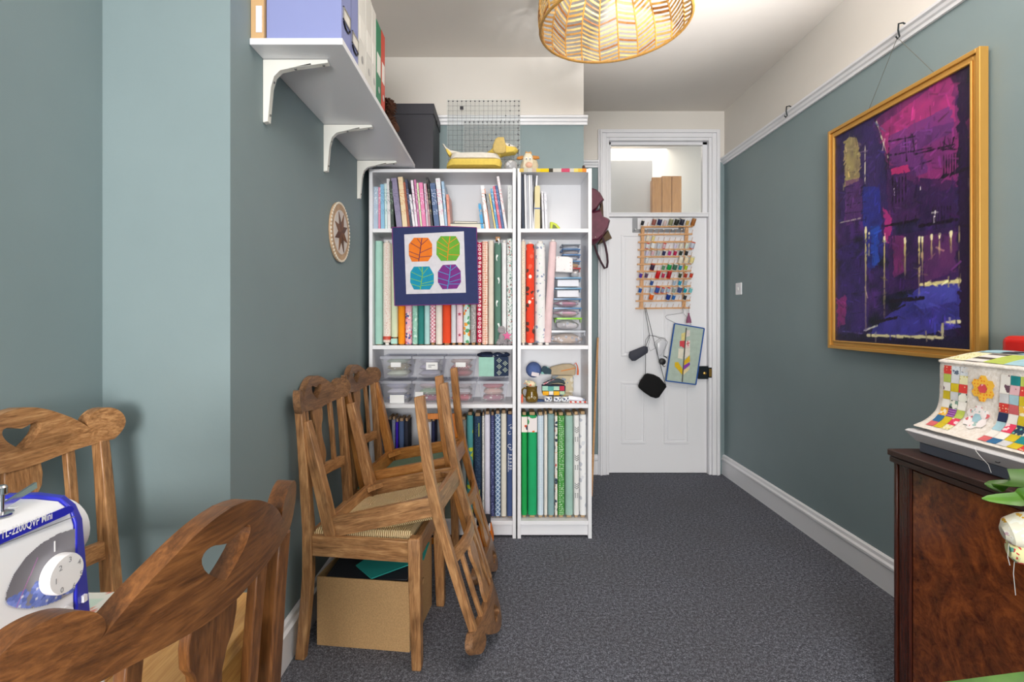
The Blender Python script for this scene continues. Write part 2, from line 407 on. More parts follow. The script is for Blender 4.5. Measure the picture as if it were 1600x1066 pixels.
# hall beyond the transom
struct('wall_hall', MB().box(.3, 3.2, 5.3, 5.4, 0, 3.1).box(.2, .3, 4.035, 5.4, 0, 3.1).box(3.2, 3.3, 4.035, 5.4, 0, 3.1).box(.3, 3.2, 4.035, 5.4, 3.0, 3.1).box(.3, 3.2, 4.035, 5.4, -.1, 0), M_WHITE, smooth=False)
struct('trim_7', MB().box(.7, X(1019.5, 5.0), 5.0, 5.3, 0, Z(251, 5.0)), wallmat('hall_grey', (205, 204, 206), (208, 207, 209)), smooth=False)
M_PINE = wood('pine_y', (168, 108, 48), (203, 150, 82), (222, 175, 108), 'y', .4, .0)
M_PINEZ = wood('pine_z', (158, 96, 44), (196, 136, 74), (214, 160, 96), 'z', .4, .1)
wd = thing('pine_cupboard', 'tall pine board cupboard seen through the glass above the door', 'cupboard', (X(1042, 4.7), 4.85, 0))
hx = (X(1065, 4.7)-X(1018.5, 4.7))/2; ztp = Z(275, 4.7)
build('carcass', MB().box(-hx+.01, hx, -.12, -.06, 0, ztp-.03), M_PINEZ, wd)
for k in range(3):
    q = 2*hx/3; build('board', MB().box(-hx+k*q+.002, -hx+(k+1)*q-.002, -.15, -.12, .0, ztp-(.0 if k else .012)), M_PINEZ, wd, bevel=.003)

# ---------------------------------------------------------------- bookcases
def bookcase(name, label, x0, x1):
    t = thing(name, label, 'bookcase', ((x0+x1)/2, 2.93, 0), group=None)
    hw = (x1-x0)/2; th = .019; y0, y1 = -.14, .14
    for s in (-1, 1): build('side_panel', MB().box(s*hw-(th if s > 0 else 0), s*hw+(0 if s > 0 else th), y0, y1, 0, 2.019), M_SHELF, t, bevel=.001)
    a, b = -hw+th, hw-th
    build('top_panel', MB().box(a, b, y0+.003, y1, 1.998, 2.017), M_SHELF, t, bevel=.001)
    build('back_panel', MB().box(a, b, y1-.008, y1-.002, .03, 1.998), M_SHELF, t)
    for z in (1.691, 1.053, .732, .095): build('shelf', MB().box(a, b, y0+.004, y1-.01, z-.021, z), M_SHELF, t, bevel=.001)
    build('plinth', MB().box(a, b, y0+.02, y0+.036, 0.012, .074), M_SHELF, t)
    return t
bookcase('bookcase', 'wide white bookcase against the back wall, packed with fabric bolts', -.727, .074)
bookcase('bookcase', 'narrow white bookcase nearest the door', .082, .487)
YS = 2.83                       # front of the shelved goods
def conv(ox, oy, sc, Y=YS): return lambda a, b: (X(ox+a/sc, Y), Z(oy+b/sc, Y))
c4, c5, c7 = conv(570, 140, 4.4417), conv(570, 340, 4.444), conv(570, 620, 4.4417)
SZ = {1: 1.692, 2: 1.054, 3: .733, 4: .096}

M_PAGE = fabric('stripev', ['#efe9dc', '#dcd4c2'], 150)
def book(xl, xr, ztop, lean, col, label, z0=SZ[1], dep=.17, y0=YS-.01, pat=None, grp='books on the top shelf'):
    """xl,xr bottom x; lean = top offset"""
    h = ztop-z0; ang = math.atan2(lean, h); L = h/cos(ang)-abs(0); wd_ = (xr-xl)
    if lean < 0: loc = (xr, y0, z0); sx = -1
    else: loc = (xl, y0, z0); sx = 1
    t = thing('book', label, 'book', loc, (0, ang, 0), grp)
    w_ = wd_*cos(ang)*.96; a, b = (-w_, 0) if sx < 0 else (0, w_)
    bt = min(.0025, w_*.2)
    m = pat or plain(col, .45, fuzz=0)
    build('cover', MB().box(a, b, 0, .003, 0, L).box(a, a+bt, .003, dep, 0, L).box(b-bt, b, .003, dep, 0, L), m, t)
    build('page_block', MB().box(a+bt, b-bt, .003, dep-.004, .004, L-.004), M_PAGE, t)
    return t
def spine(col, ink, sc=160):
    """cover stock with blotchy lettering-like print along the spine"""
    key = ('sp', col, ink)
    if key in CACHE: return CACHE[key]
    m, nt, b = newmat('printed_cover'); n = noi(nt, coords(nt, (1, 1, .45)), sc, 2, .8)
    k = ramp(nt, n, [(0, (0,0,0,1)), (.56, (1,1,1,1))], True); band = noi(nt, coords(nt, (.02, .02, 1)), 22, 1)
    k2 = ramp(nt, band, [(0, (0,0,0,1)), (.5, (1,1,1,1))], True)
    kk = mixc(nt, 1, k, k2, 'DARKEN')
    nt.links.new(mixc(nt, kk, lin(col), lin(ink)), b.inputs['Base Color']); b.inputs['Roughness'].default_value = .4
    CACHE[key] = m; return m
books = [ # x0,x1 at bottom, top y, lean px, colour, ink, words
 (66, 96, 677, 1, '#a9bcd0', '#e8eef4', 'pale steel blue'), (97, 112, 680, 0, '#d98ba8', '#f4dfe4', 'thin dusty pink'), (114, 140, 660, -4, '#8cc0e0', '#5e93b8', 'sky blue'),
 (143, 160, 655, -6, '#cfe4e4', '#4f8f94', 'thin white and teal'), (161, 182, 622, -8, '#e2e0e2', '#8a8f98', 'tall light grey'), (184, 206, 640, -14, '#33403a', '#90a890', 'dark green'),
 (224, 264, 615, -42, '#8d84a3', '#6c6382', 'thick leaning mauve'), (266, 300, 608, -36, '#ecd5ae', '#d98a4a', 'cream and orange'), (302, 318, 645, -36, '#a3563c', '#6d3122', 'rust brown'),
 (320, 336, 625, -40, '#2a3350', '#7d88b8', 'navy'), (338, 354, 730, -30, '#eeeaf0', '#6a5a7c', 'short white and black patterned'), (356, 372, 632, -36, '#f2e8f2', '#c85aa0', 'white and magenta'),
 (374, 388, 628, -32, '#c46aa0', '#efd0e2', 'orchid pink'), (390, 402, 650, -30, '#dfe8c8', '#8aaa50', 'thin pale green'), (403, 430, 648, -28, '#ea7fb2', '#f6dcea', 'bright pink'),
 (432, 444, 655, -22, '#d8c8d4', '#95a', 'thin lilac grey'), (445, 460, 655, -22, '#b98a94', '#f0d8d8', 'dusty rose'), (462, 478, 612, -38, '#23202a', '#c8b890', 'tall black'),
 (486, 522, 650, -34, '#46608e', '#c8d4ea', 'denim blue'), (526, 558, 617, -36, '#e4e6ea', '#e070a8', 'tall white and pink'), (560, 577, 640, -28, '#9fc0de', '#f0f4f8', 'thin light blue'), (580, 598, 730, -16, '#e79a86', '#c0604c', 'short coral')]
def clampcol(s): return s if len(s) == 7 else '#9955aa'
for i, (a, b, ty, ln, col, ink, wds) in enumerate(books):
    xa, zt_ = c4(a, ty); xb, _ = c4(b, ty)
    book(xa, xb, zt_, ln/4.4417*YS/F, None, '%s book in the left-hand row on the top shelf' % wds, pat=spine(col, clampcol(ink)))
books2 = [(838, 862, 668, -34, '#f0f4f8', '#e88a60', 'white and orange'), (863, 870, 690, -34, '#e08a6c', '#f4d8c8', 'thin orange'), (872, 900, 722, -42, '#84888c', '#a8acb0', 'mid grey'), (902, 912, 725, -42, '#f2d480', '#c89838', 'thin yellow'),
  (914, 930, 690, -44, '#4a9ad0', '#cfe6f6', 'blue'), (932, 950, 672, -44, '#d8607c', '#f8d8e0', 'raspberry'), (952, 970, 668, -50, '#31578f', '#90b0e0', 'deep blue'), (972, 990, 604, -58, '#efe6ea', '#d05a60', 'tall white and red dotted')]
for i, (a, b, ty, ln, col, ink, wds) in enumerate(books2):
    xa, zt_ = c4(a, ty); xb, _ = c4(b, ty)
    book(xa, xb, zt_, ln/4.4417*YS/F, None, '%s booklet leaning in the right-hand row, wide bookcase' % wds, pat=spine(col, ink), dep=.14)
xa, zt_ = c4(992, 668); xb, _ = c4(1022, 668)
book(xa, xb, zt_, 0, None, 'pale grey folder upright at the right end of the top shelf', pat=spine('#dde0e0', '#b8bcc0'))
xa, zt_ = c4(815, 790); xb, _ = c4(836, 790)
book(xa-.006, xb-.006, zt_, -.018, None, 'short bright blue booklet beside the flat books', pat=spine('#2f9fd8', '#f0b050'), dep=.11)
# flat books
t = thing('book', 'thick cream paged book lying flat on the top shelf', 'book', (c4(690, 0)[0], YS-.012, 1.692), group='books on the top shelf')
x0, x1 = c4(592, 0)[0]-c4(690, 0)[0], c4(835, 0)[0]-c4(690, 0)[0]
build('cover', MB().box(x0, x1, 0, .16, 0, .003).box(x0, x1, 0, .16, .030, .033).box(x0, x1, .157, .16, .003, .03), plain('#3c4a3a', .5), t)
build('page_block', MB().box(x0+.003, x1-.003, .003, .157, .003, .030), M_PAGE, t)
t = thing('book', 'dark covered book lying on top of the flat cream book', 'book', (c4(700, 0)[0], YS+.0, 1.7255), (0, 0, R(6)), group='books on the top shelf')
build('cover', MB().box(-.065, .065, 0, .15, 0, .002).box(-.065, .065, 0, .15, .010, .012).box(-.065, .065, .148, .15, .002, .01), plain('#473c34', .5), t)
build('page_block', MB().box(-.063, .063, .002, .148, .002, .010), M_PAGE, t)

# paper files in the narrow unit
files = [(1090, 1108, 600, '#2c3648', 'dark navy'), (1112, 1126, 592, '#e8e8ec', 'white'), (1128, 1140, 598, '#b9bcc6', 'grey'), (1142, 1156, 596, '#f2f2f4', 'bright white'), (1158, 1168, 596, '#d8dae2', 'pale grey')]
for a, b, ty, col, wds in files:
    xa, zt_ = c4(a, ty); xb, _ = c4(b, ty)
    book(xa, xb, zt_, -.006, None, '%s paper folder filed at the left of the narrow top shelf' % wds, pat=plain(col, .6), grp='paper folders in the narrow bookcase')
xa, zt_ = c4(1166, 600); xb, _ = c4(1178, 600)
book(xa, xb, zt_, .018, None, 'sheaf of white patterns leaning right on the narrow top shelf', pat=plain('#f0f0f6', .6), grp='paper folders in the narrow bookcase')
t = thing('paper_bundle', 'cream pattern bundle with a blue band on the narrow top shelf', 'envelope', ((c4(1197, 0)[0]), YS-.02, 1.692))
build('envelopes', MB().box(-.015, .014, 0, .12, 0, c4(0, 680)[1]-1.692).box(-.011, .011, .004, .12, 0, c4(0, 672)[1]-1.692), plain('#e2d6a8', .7), t, bevel=.001)
zz = c4(0, 830)[1]-1.692
build('band', MB().box(-.0165, .0155, -.0015, .1215, zz-.003, zz+.003), plain('#4a68b0', .6), t)
for a, b, ty, wds in ((1232, 1246, 705, 'taller white'), (1250, 1268, 715, 'lower white'),):
    xa, zt_ = c4(a, ty); xb, _ = c4(b, ty)
    book(xa, xb, zt_, -.007, None, '%s booklet right of the banded cream bundle' % wds, pat=spine('#e6e6ee', '#b4b4c4'), grp='paper folders in the narrow bookcase')
ang = [i/14*pi for i in range(15)]
t = thing('bobbin_case', 'lime yellow tape reel on the narrow top shelf', 'tape reel', (c4(1318, 0)[0], YS+.03, 1.692))
prof = [(.03*cos(a), .052*sin(a)*.9) for a in ang]
build('reel', MB().poly([(-.024, 0), (.036, 0), (.03, .016), (.012, .036), (-.012, .046), (-.024, .046)], -.012, .012), plain('#c6d22a', .4), t, bevel=.003)
build('reel_hub', MB().poly([(-.012, .008), (.020, .006), (.004, .026), (-.008, .032)], -.015, -.0125), plain('#5f6e20', .4), t)

# fabric bolts
def bolt(x0, x1, ztop, mat, label, z0, kind='bolt', core='#b98a5a', lean=0, zfab=None, dep=.13, grp='fabric bolts on the second shelf', coretop=True, y0=YS-.005):
    cx = (x0+x1)/2; w_ = (x1-x0)*.97; h = ztop-z0
    t = thing('fabric_roll' if kind == 'roll' else 'fabric_bolt', label, 'fabric', (cx, y0, z0), (0, math.atan2(lean, h), 0), grp)
    zb_ = .012 if zfab is None else zfab
    if kind == 'roll':
        r = w_/2; prof = [(r*.6, zb_), (r*.97, zb_+.004), (r, zb_+.02), (r*1.0, h*.5), (r*.98, h-.02), (r*.93, h-.006), (r*.55, h-.002)]
        build('rolled_fabric', MB().lathe(prof, (0, r, 0), 20), mat, t)
        build('tube', MB().lathe([(r*.5, 0), (r*.5, h+.008), (r*.38, h+.008), (r*.38, h-.02)], (0, r, 0), 14), plain('#efe9e2', .7), t)
    else:
        r = min(w_*.45, .02)
        mb = MB(); pts = []
        n = 7
        for k in range(n+1):
            z = zb_+(h-zb_-.004)*k/n
            pts.append(z)
        # stack rounded cross sections with slight slack
        vs = []; secs = None
        for k, z in enumerate(pts):
            rr = []; j = .0012*noise.noise(Vector((cx*40, z*14, 2)))
            for ccx, ccy, a0 in ((w_/2-r, dep-r, 0), (-w_/2+r, dep-r, 90), (-w_/2+r, r, 180), (w_/2-r, r, 270)):
                for q in range(5):
                    a = R(a0+22.5*q); rr.append((ccx+(r-abs(j))*cos(a), ccy+(r+j)*sin(a), z))
            vs += rr; secs = len(rr)
        fs = [tuple(range(secs))[::-1], tuple(range(len(vs)-secs, len(vs)))]
        for k in range(len(pts)-1):
            for q in range(secs): fs.append((k*secs+q, k*secs+(q+1) % secs, (k+1)*secs+(q+1) % secs, (k+1)*secs+q))
        build('wound_fabric', MB().add(vs, fs), mat, t)
        c = w_*.28
        build('board_core', MB().box(-c, c, .02, dep-.015, 0, h+(.012 if coretop else -.006)), plain(core, .8), t)
    return t
fp = fabric
L2 = [ # x0,x1,top,mat,words,kind,zfab
 (68, 121, 158, fp('plain', ['#a9d6c8'], 8), 'plain mint green', 'bolt', 885), (122, 180, 168, fp('dots', ['#f2e6dc', '#d8907e', '#e8c0b0'], 130), 'cream roll in clear film with a red band', 'roll', 870),
 (181, 228, 178, fp('plain', ['#e2ecc8'], 10), 'pale lime', 'bolt', 830), (229, 277, 178, fp('plain', ['#ff9808'], 12), 'bright orange', 'bolt', 878),
 (278, 327, 178, fp('floral', ['#f2b8c4', '#c8304a', '#7a86c8', '#f4e4e0', '#3c5a9a', '#e86a8a'], 85), 'pink and blue floral', 'bolt', 885), (328, 367, 180, fp('floral', ['#9fd2bf', '#d6f0e4', '#8cc4ae'], 90), 'mint leaf print', 'bolt', 885),
 (368, 411, 180, fp('plain', ['#2c8580'], 14), 'dark teal', 'bolt', 885), (412, 451, 180, fp('plain', ['#b6e0de'], 14), 'pale aqua', 'bolt', 885), (452, 489, 180, fp('lattice', ['#f6dfe4', '#d4798e'], 22), 'pink lattice', 'bolt', 868),
 (490, 538, 180, fp('plain', ['#efe8dc'], 14), 'cream', 'bolt', 880), (539, 597, 180, fp('plain', ['#ee4c22'], 12), 'plain vermilion red', 'bolt', 872), (598, 634, 180, fp('stripe', ['#dfdfe2', '#c8ccd4'], 60), 'grey hairline striped', 'bolt', 870),
 (636, 681, 180, fp('stripe', ['#f8ecf0', '#e8a8bc'], 42), 'white bolt with pink stripes and stars', 'bolt', 868), (683, 731, 180, fp('floral', ['#d4ece4', '#e85a34', '#58a070', '#f2a040', '#f6f6f0'], 60), 'aqua bolt with orange flowers', 'bolt', 872), (733, 774, 180, fp('dots', ['#a8a4a4', '#e8e4e0', '#7c7878'], 150), 'grey speckled', 'bolt', 868),
 (776, 812, 165, fp('rings', ['#c3224c', '#f8e6ea'], 42), 'crimson bolt with white rings', 'bolt', 868), (813, 855, 160, fp('rings', ['#f4dccc', '#dd6a34'], 78), 'white and orange geometric', 'bolt', 885), (857, 896, 155, fp('plain', ['#eadfd0'], 14), 'plain beige', 'bolt', 885),
 (899, 948, 172, fp('plain', ['#5d8576'], 14), 'sage green bolt with white birds', 'bolt', 885), (951, 984, 168, fp('plain', ['#f4f4f6'], 14), 'slim white', 'roll', 885), (986, 1026, 142, fp('floral', ['#eef2f0', '#47766a', '#8fb4a8', '#c05858'], 150), 'white and green ditsy floral', 'bolt', 885)]
mind = {}
for a, b, ty, m, wds, kd, fb in L2:
    x0, zt_ = c5(a, ty); x1, _ = c5(b, ty)
    t = bolt(x0, x1, zt_, m, ('%s fabric bolt on the second shelf' % wds) if 'roll' not in wds and 'bolt' not in wds else wds+' on the second shelf', SZ[2]-.0, kd, zfab=max(.004, c5(0, fb)[1]-SZ[2]), coretop=kd == 'roll')
    mind[wds] = (t, x1-x0, zt_-SZ[2])
# details on single bolts
t, w_, h = mind['sage green bolt with white birds']
def bird(cx, cz, s, fl=1):
    pts = [(0, .5), (.18, .42), (.3, .1), (.24, -.3), (.05, -.6), (-.05, -.5), (.05, -.1), (-.25, .25), (-.3, .42), (-.12, .38)]
    return [(cx+fl*x*s*.62, cz+z*s) for x, z in pts]
mb = MB()
for k, q in enumerate((.05, .19, .33, .47, .57)): mb.poly(bird((-1)**k*.004, .06+q*.9, .034, (-1)**k), -.0012, .0004)
plabel(build('bird_print', mb, plain('#eef2ee', .8), t), 'white printed birds')
build('wooden_block', MB().box(-.013, .012, .02, .07, h+.0125, h+.034), M_PINEZ, t, bevel=.002)
t, w_, h = mind['white bolt with pink stripes and stars']
for q in (.035, .15):
    pts = [(cos(pi/2+i*pi/5)*(.011 if i % 2 == 0 else .005), .02+q+sin(pi/2+i*pi/5)*(.011 if i % 2 == 0 else .005)) for i in range(10)]
    build('star_print', MB().poly(pts, -.001, .0004), plain('#b0405c', .8), t)
t, w_, h = mind['cream roll in clear film with a red band']
build('red_band', MB().lathe([(w_*.49, .028), (w_*.495, .048)], (0, w_*.485, 0), 18), plain('#d2503c', .5), t)
t, w_, h = mind['pale lime']
build('mint_selvedge', MB().box(-w_*.44, w_*.44, .001, .1, .006, .035), plain('#b8e2d4', .8), t)

R2 = [(1086, 1117, 160, fp('dots', ['#eeddc8', '#c49a80', '#9ab0a0'], 130), 'cream dotted fabric roll', 'roll', 870), (1119, 1180, 178, fp('floral', ['#ea4326', '#f6ece0', '#ee6a50', '#ea4326', '#5a3a34', '#ea4326'], 48), 'red floral fabric roll', 'roll', 858),
      (1183, 1257, 172, fp('floral', ['#eeeeee', '#a8b4c8', '#eeeeee', '#e6ece8', '#8c9ab8'], 75), 'white roll with a faint blue floral print', 'roll', 880)]
for a, b, ty, m, wds, kd, fb in R2:
    x0, zt_ = c5(a, ty); x1, _ = c5(b, ty)
    bolt(x0, x1, zt_, m, wds+' in the narrow bookcase', SZ[2], kd, zfab=.01)
x0, zt_ = c5(1240, 160); x1, _ = c5(1294, 160)
bolt(x0, x1, zt_, fp('plain', ['#f0d2d4'], 14), 'pale pink roll leaning towards the plastic boxes', SZ[2], 'roll', lean=.034)

# lowest shelves
L4 = [(157, 184, 150, fp('plain', ['#22283e'], 12), 'ink navy'), (186, 210, 150, fp('plain', ['#8a93ae'], 12), 'grey-blue'), (213, 231, 165, fp('plain', ['#3a12b8'], 12), 'violet'), (233, 272, 160, fp('plain', ['#4a5e86'], 12), 'slate blue'), (274, 300, 160, fp('plain', ['#2a2c3c'], 12), 'charcoal'),
 (432, 462, 165, fp('plain', ['#e8e8f2'], 12), 'white slim'), (464, 486, 160, fp('plain', ['#262c54'], 12), 'midnight blue'),
 (668, 704, 150, fp('plain', ['#8c9290'], 12), 'ash grey'), (706, 752, 118, fp('floral', ['#4f9a9e', '#4f9a9e', '#c8d63a', '#4f9a9e'], 40), 'teal and lime'), (754, 812, 125, fp('dots', ['#1d3350', '#4a6a86', '#26486a'], 120), 'navy spotted'), (814, 829, 120, fp('dots', ['#e8e8e4', '#2a2a30'], 160), 'thin black and white'),
 (831, 870, 112, fp('plain', ['#e6e4f4'], 12), 'lilac white'), (872, 900, 118, fp('dots', ['#3a3f6c', '#8a90c0'], 90), 'indigo'), (902, 943, 108, fp('lattice', ['#5a7aa4', '#c4d4e6'], 18), 'blue trellis print'), (945, 984, 105, fp('plain', ['#e6e0d2'], 12), 'oatmeal'), (986, 1030, 112, fp('plain', ['#44598a'], 12), 'denim blue bolt with white ornaments')]
for a, b, ty, m, wds in L4:
    x0, zt_ = c7(a, ty+8); x1, _ = c7(b, ty)
    t = bolt(x0, x1, min(zt_, .705), m, ('%s fabric bolt on the bottom shelf' % wds) if 'bolt' not in wds else wds+' on the bottom shelf', SZ[4], 'bolt', core='#a98a6a', grp='fabric bolts on the bottom shelf')
    mind[wds] = (t, x1-x0, zt_-SZ[4])
t, w_, h = mind['denim blue bolt with white ornaments']
M_INK = plain('#eef0f6', .8); hh = h
def rr(z0, zs=1):
    return z0
mb = MB()
def loop(cx, cz, r, a0=0, a1=360, n=10, th=.0016):
    pts = [(cx+r*cos(R(a0+(a1-a0)*i/n)), -.0006, cz+r*sin(R(a0+(a1-a0)*i/n))) for i in range(n+1)]
    mb.tube(pts, th, 5)
zc = lambda y: c7(0, y)[1]-SZ[4]
loop(-.002, zc(250), .008, 60, 330); loop(.006, zc(215), .005); mb.bar((-.008, -.0006, zc(200)), (.008, -.0006, zc(190)), .002, .002)
loop(-.003, zc(340), .009, 30, 300); loop(.006, zc(360), .007, 90, 380)
for y in (400, 425, 450, 475, 495): mb.bar((-.010, -.0006, zc(y)), (.010, -.0006, zc(y)), .002, .0026); loop(.004, zc(y+10), .005, 0, 200)
mb.bar((-.010, -.0006, zc(520)), (-.010, -.0006, zc(390)), .002, .0024)
plabel(build('ornament_print', mb, M_INK, t), 'white ornamental print')
t, w_, h = mind['navy spotted']
build('lime_stripe', MB().box(.006, .009, -.001, .002, h*.80, h*.93).box(.010, .013, -.001, .002, h*.14, h*.28), plain('#c8d820', .7), t)
R4 = [(1087, 1128, 118, fp('plain', ['#12a24e'], 10), 'left emerald green'), (1130, 1196, 118, fp('plain', ['#16aa6a'], 10), 'right wide emerald green'), (1198, 1243, 118, fp('plaid', ['#f2f6fa', '#a8c8de'], 36), 'pale blue gingham'), (1245, 1268, 112, fp('plain', ['#eeeae2'], 12), 'thin ivory'),
 (1270, 1317, 108, fp('plain', ['#8caeb2'], 12), 'dusty blue'), (1319, 1337, 120, fp('floral', ['#f2ece4', '#d84a34', '#f2ece4', '#3a4a60', '#e8a040'], 70), 'thin cream and red print'), (1339, 1389, 120, fp('dots', ['#4a9a46', '#dff0d8'], 95), 'green spotted'), (1391, 1448, 120, fp('plain', ['#a4c8bc'], 12), 'pale sage'),
 (1450, 1489, 115, fp('plain', ['#efefee'], 12), 'white bolt with black arrow marks'), (1491, 1540, 112, fp('floral', ['#eeeff0', '#dcdfe4', '#eeeff0', '#c4c8d2'], 50), 'white marbled')]
for a, b, ty, m, wds in R4:
    x0, zt_ = c7(a, ty+8); x1, _ = c7(b, ty)
    t = bolt(x0, x1, min(zt_, .705), m, ('%s fabric bolt at the foot of the narrow bookcase' % wds) if 'bolt' not in wds else wds+' at the foot of the narrow bookcase', SZ[4], 'bolt', zfab=.018, core='#c0a078', grp='fabric bolts at the foot of the narrow bookcase')
    mind[wds] = (t, x1-x0, zt_-SZ[4])
t, w_, h = mind['left emerald green']
fz = c7(0, 245)[1]-SZ[4]
build('flower_border', MB().box(-w_*.485, w_*.485, -.0015, .01, fz, h-.01), fp('floral', ['#f4e8e0', '#f0662a', '#d84a20', '#40405a'], 30), t)
t, w_, h = mind['right wide emerald green']
build('flower_border', MB().box(-w_*.49, w_*.49, -.0015, .01, fz, h-.01), fp('floral', ['#efe6e6', '#3aa060', '#ee7038', '#efe6e6'], 32), t)
t, w_, h = mind['white bolt with black arrow marks']
mb = MB()
for q in (.87, .60, .33):
    for k in range(3):
        zq = h*q-k*.011
        mb.bar((-.011, -.0006, zq+.007), (0, -.0006, zq-.004), .002, .003); mb.bar((0, -.0006, zq-.004), (.011, -.0006, zq+.007), .002, .003)
    for k in range(4): mb.box(-.009, -.004, -.001, .002, h*q-.05-k*.007, h*q-.053-k*.007).box(.003, .008, -.001, .002, h*q-.05-k*.007, h*q-.053-k*.007)
plabel(build('arrow_print', mb, plain('#3a3c42', .8), t), 'black arrow and dash print')
# frame and board behind the chairs, bottom shelf
t = thing('picture_frame', 'orange varnished open wooden frame leaning in front of the bottom shelf', 'frame', (X(676, 2.74), 2.72, 0), (R(-2), 0, 0))
M_OR = wood('orange_varnish', (170, 84, 10), (214, 118, 18), (238, 150, 40), 'z', .35, .2)
f0, f1 = X(655, 2.72)-X(676, 2.72), X(716, 2.72)-X(676, 2.72); zt_ = Z(648, 2.72)
for a, b, c, d in ((f0, f0+.035, .0, zt_), (f1-.035, f1, .0, zt_)): build('stile', MB().box(a, b, 0, .018, c, d), M_OR, t, bevel=.002)
for c, d in ((zt_-.03, zt_), (.45, .48), (.25, .28), (0, .03)): build('rail', MB().box(f0+.035, f1-.035, .001, .017, c, d), M_OR, t, bevel=.002)
single('board', MB().box(X(692, YS), X(708, YS), 0, .02, 0, .50), fp('plain', ['#7c8a80'], 10), 'grey-green covered board behind the leaning chair legs', 'board', loc=(0, YS-.005, SZ[4]))

# ---------------------------------------------------------------- leaf quilt
q = conv(570, 340, 4.444, 2.775)
qo = (q(490, 340)); QX, QZ = qo
def ql(a, b): x, z = q(a, b); return (x-QX, z-QZ)
t = thing('leaf_quilt', 'small navy bordered wall quilt with four bright leaves, hung on the bookcase', 'quilt', (QX, 2.775, QZ))
border = [ql(190, 68), ql(400, 64), ql(540, 60), ql(776, 70), ql(790, 600), ql(600, 604), ql(208, 612)]
build('backing', MB().poly(border, 0, .004), fp('plain', ['#2b3564'], 30), t)
mb = MB()
for i in range(len(border)):
    a, b = border[i], border[(i+1) % len(border)]; mb.bar((a[0], .001, a[1]), (b[0], .001, b[1]), .004, .0045)
plabel(build('binding', mb, plain('#7a2a72', .8), t), 'purple edge binding')
cen = [ql(274, 118), ql(688, 96), ql(702, 522), ql(288, 532)]
build('centre_panel', MB().poly(cen, -.002, .001), fp('plain', ['#dedbe2'], 30), t)
def leafq(pts, col, vein, stem, veins):
    o = build('leaf', MB().poly([ql(*p) for p in pts], -.0045, -.0018), fp('plain', [col], 30), t)
    plabel(o, {'#ef7d1e': 'orange leaf', '#6cae36': 'green leaf', '#0e93b4': 'turquoise leaf', '#7c2d86': 'purple leaf'}[col])
    mb = MB()
    for i in range(len(stem)-1):
        a, b = ql(*stem[i]), ql(*stem[i+1]); mb.bar((a[0], -.0046, a[1]), (b[0], -.0046, b[1]), .0042, .0016)
    for p, r in veins:
        a, b = ql(*p), ql(*r); mb.bar((a[0], -.0046, a[1]), (b[0], -.0046, b[1]), .0028, .0016)
    build('vein', mb, plain(vein, .8), o)
leafq([(342, 141), (440, 141), (468, 185), (468, 262), (440, 304), (328, 307), (307, 262), (307, 187)], '#ef7d1e', '#572050', [(398, 142), (390, 200), (375, 306)],
      [((390, 182), (365, 146)), ((388, 196), (440, 150)), ((385, 216), (318, 176)), ((385, 246), (466, 210)), ((382, 264), (308, 236)), ((380, 276), (466, 268)), ((377, 290), (310, 266))])
leafq([(528, 130), (632, 130), (660, 180), (660, 258), (634, 300), (530, 302), (498, 258), (500, 168)], '#6cae36', '#ef8a22', [(592, 132), (582, 200), (574, 300)],
      [((584, 190), (536, 140)), ((584, 180), (640, 140)), ((582, 216), (504, 166)), ((580, 226), (656, 180)), ((578, 244), (500, 206)), ((576, 258), (658, 262)), ((576, 282), (516, 248))])
leafq([(342, 342), (448, 340), (480, 395), (480, 455), (452, 500), (342, 500), (316, 450), (318, 378)], '#0e93b4', '#7ec242', [(400, 342), (400, 410), (386, 500)],
      [((400, 382), (374, 344)), ((398, 400), (440, 348)), ((396, 412), (322, 378)), ((396, 420), (474, 392)), ((392, 446), (318, 424)), ((390, 462), (478, 440)), ((390, 474), (476, 466)), ((388, 482), (324, 462))])
leafq([(542, 330), (630, 326), (666, 372), (668, 448), (640, 494), (540, 498), (508, 450), (508, 378)], '#7c2d86', '#3c9fd4', [(596, 330), (590, 400), (574, 498)],
      [((594, 360), (560, 334)), ((592, 372), (640, 336)), ((588, 400), (512, 374)), ((586, 420), (664, 384)), ((582, 442), (508, 420)), ((580, 452), (666, 428)), ((578, 462), (664, 462)), ((576, 474), (516, 458))])
for a in ((606, 62), (700, 62)):
    pass

# ---------------------------------------------------------------- tubs with fabric
M_TUB = clear('tub_plastic', (.97, .97, .99), .11, .12); M_LIDP = clear('lid_plastic', (.90, .91, .96), .30, .15)
tubs = [(594, 0, ['#dce6d2', '#b9a884', '#cfe0cc'], 'sage and cream cloth', 'L'), (644.5, 0, ['#d6d4e4', '#c8c4dc', '#eceaf4'], 'lilac cloth', 'M'), (695, 0, ['#c86a74', '#e8c480', '#f0d8d0'], 'red check cloth', 'L'), (746, 0, ['#f2f6f8', '#20324e', '#9fd0c4'], 'mint and navy cloth spilling over', None),
        (594, 1, ['#cfd0e2', '#7a86b8', '#e6e4ee'], 'blue and white cloth', 'B'), (644.5, 1, ['#e8d4da', '#b0567c', '#a8c8a8'], 'plum pink cloth', 'B2'), (695, 1, ['#f0e4e4', '#e07080', '#e8e6ea'], 'white and pink scraps', None), (746, 1, ['#d8788a', '#b87088', '#e8c8b8'], 'raspberry pink fabric', None)]
tubw, tubh = .167, .128
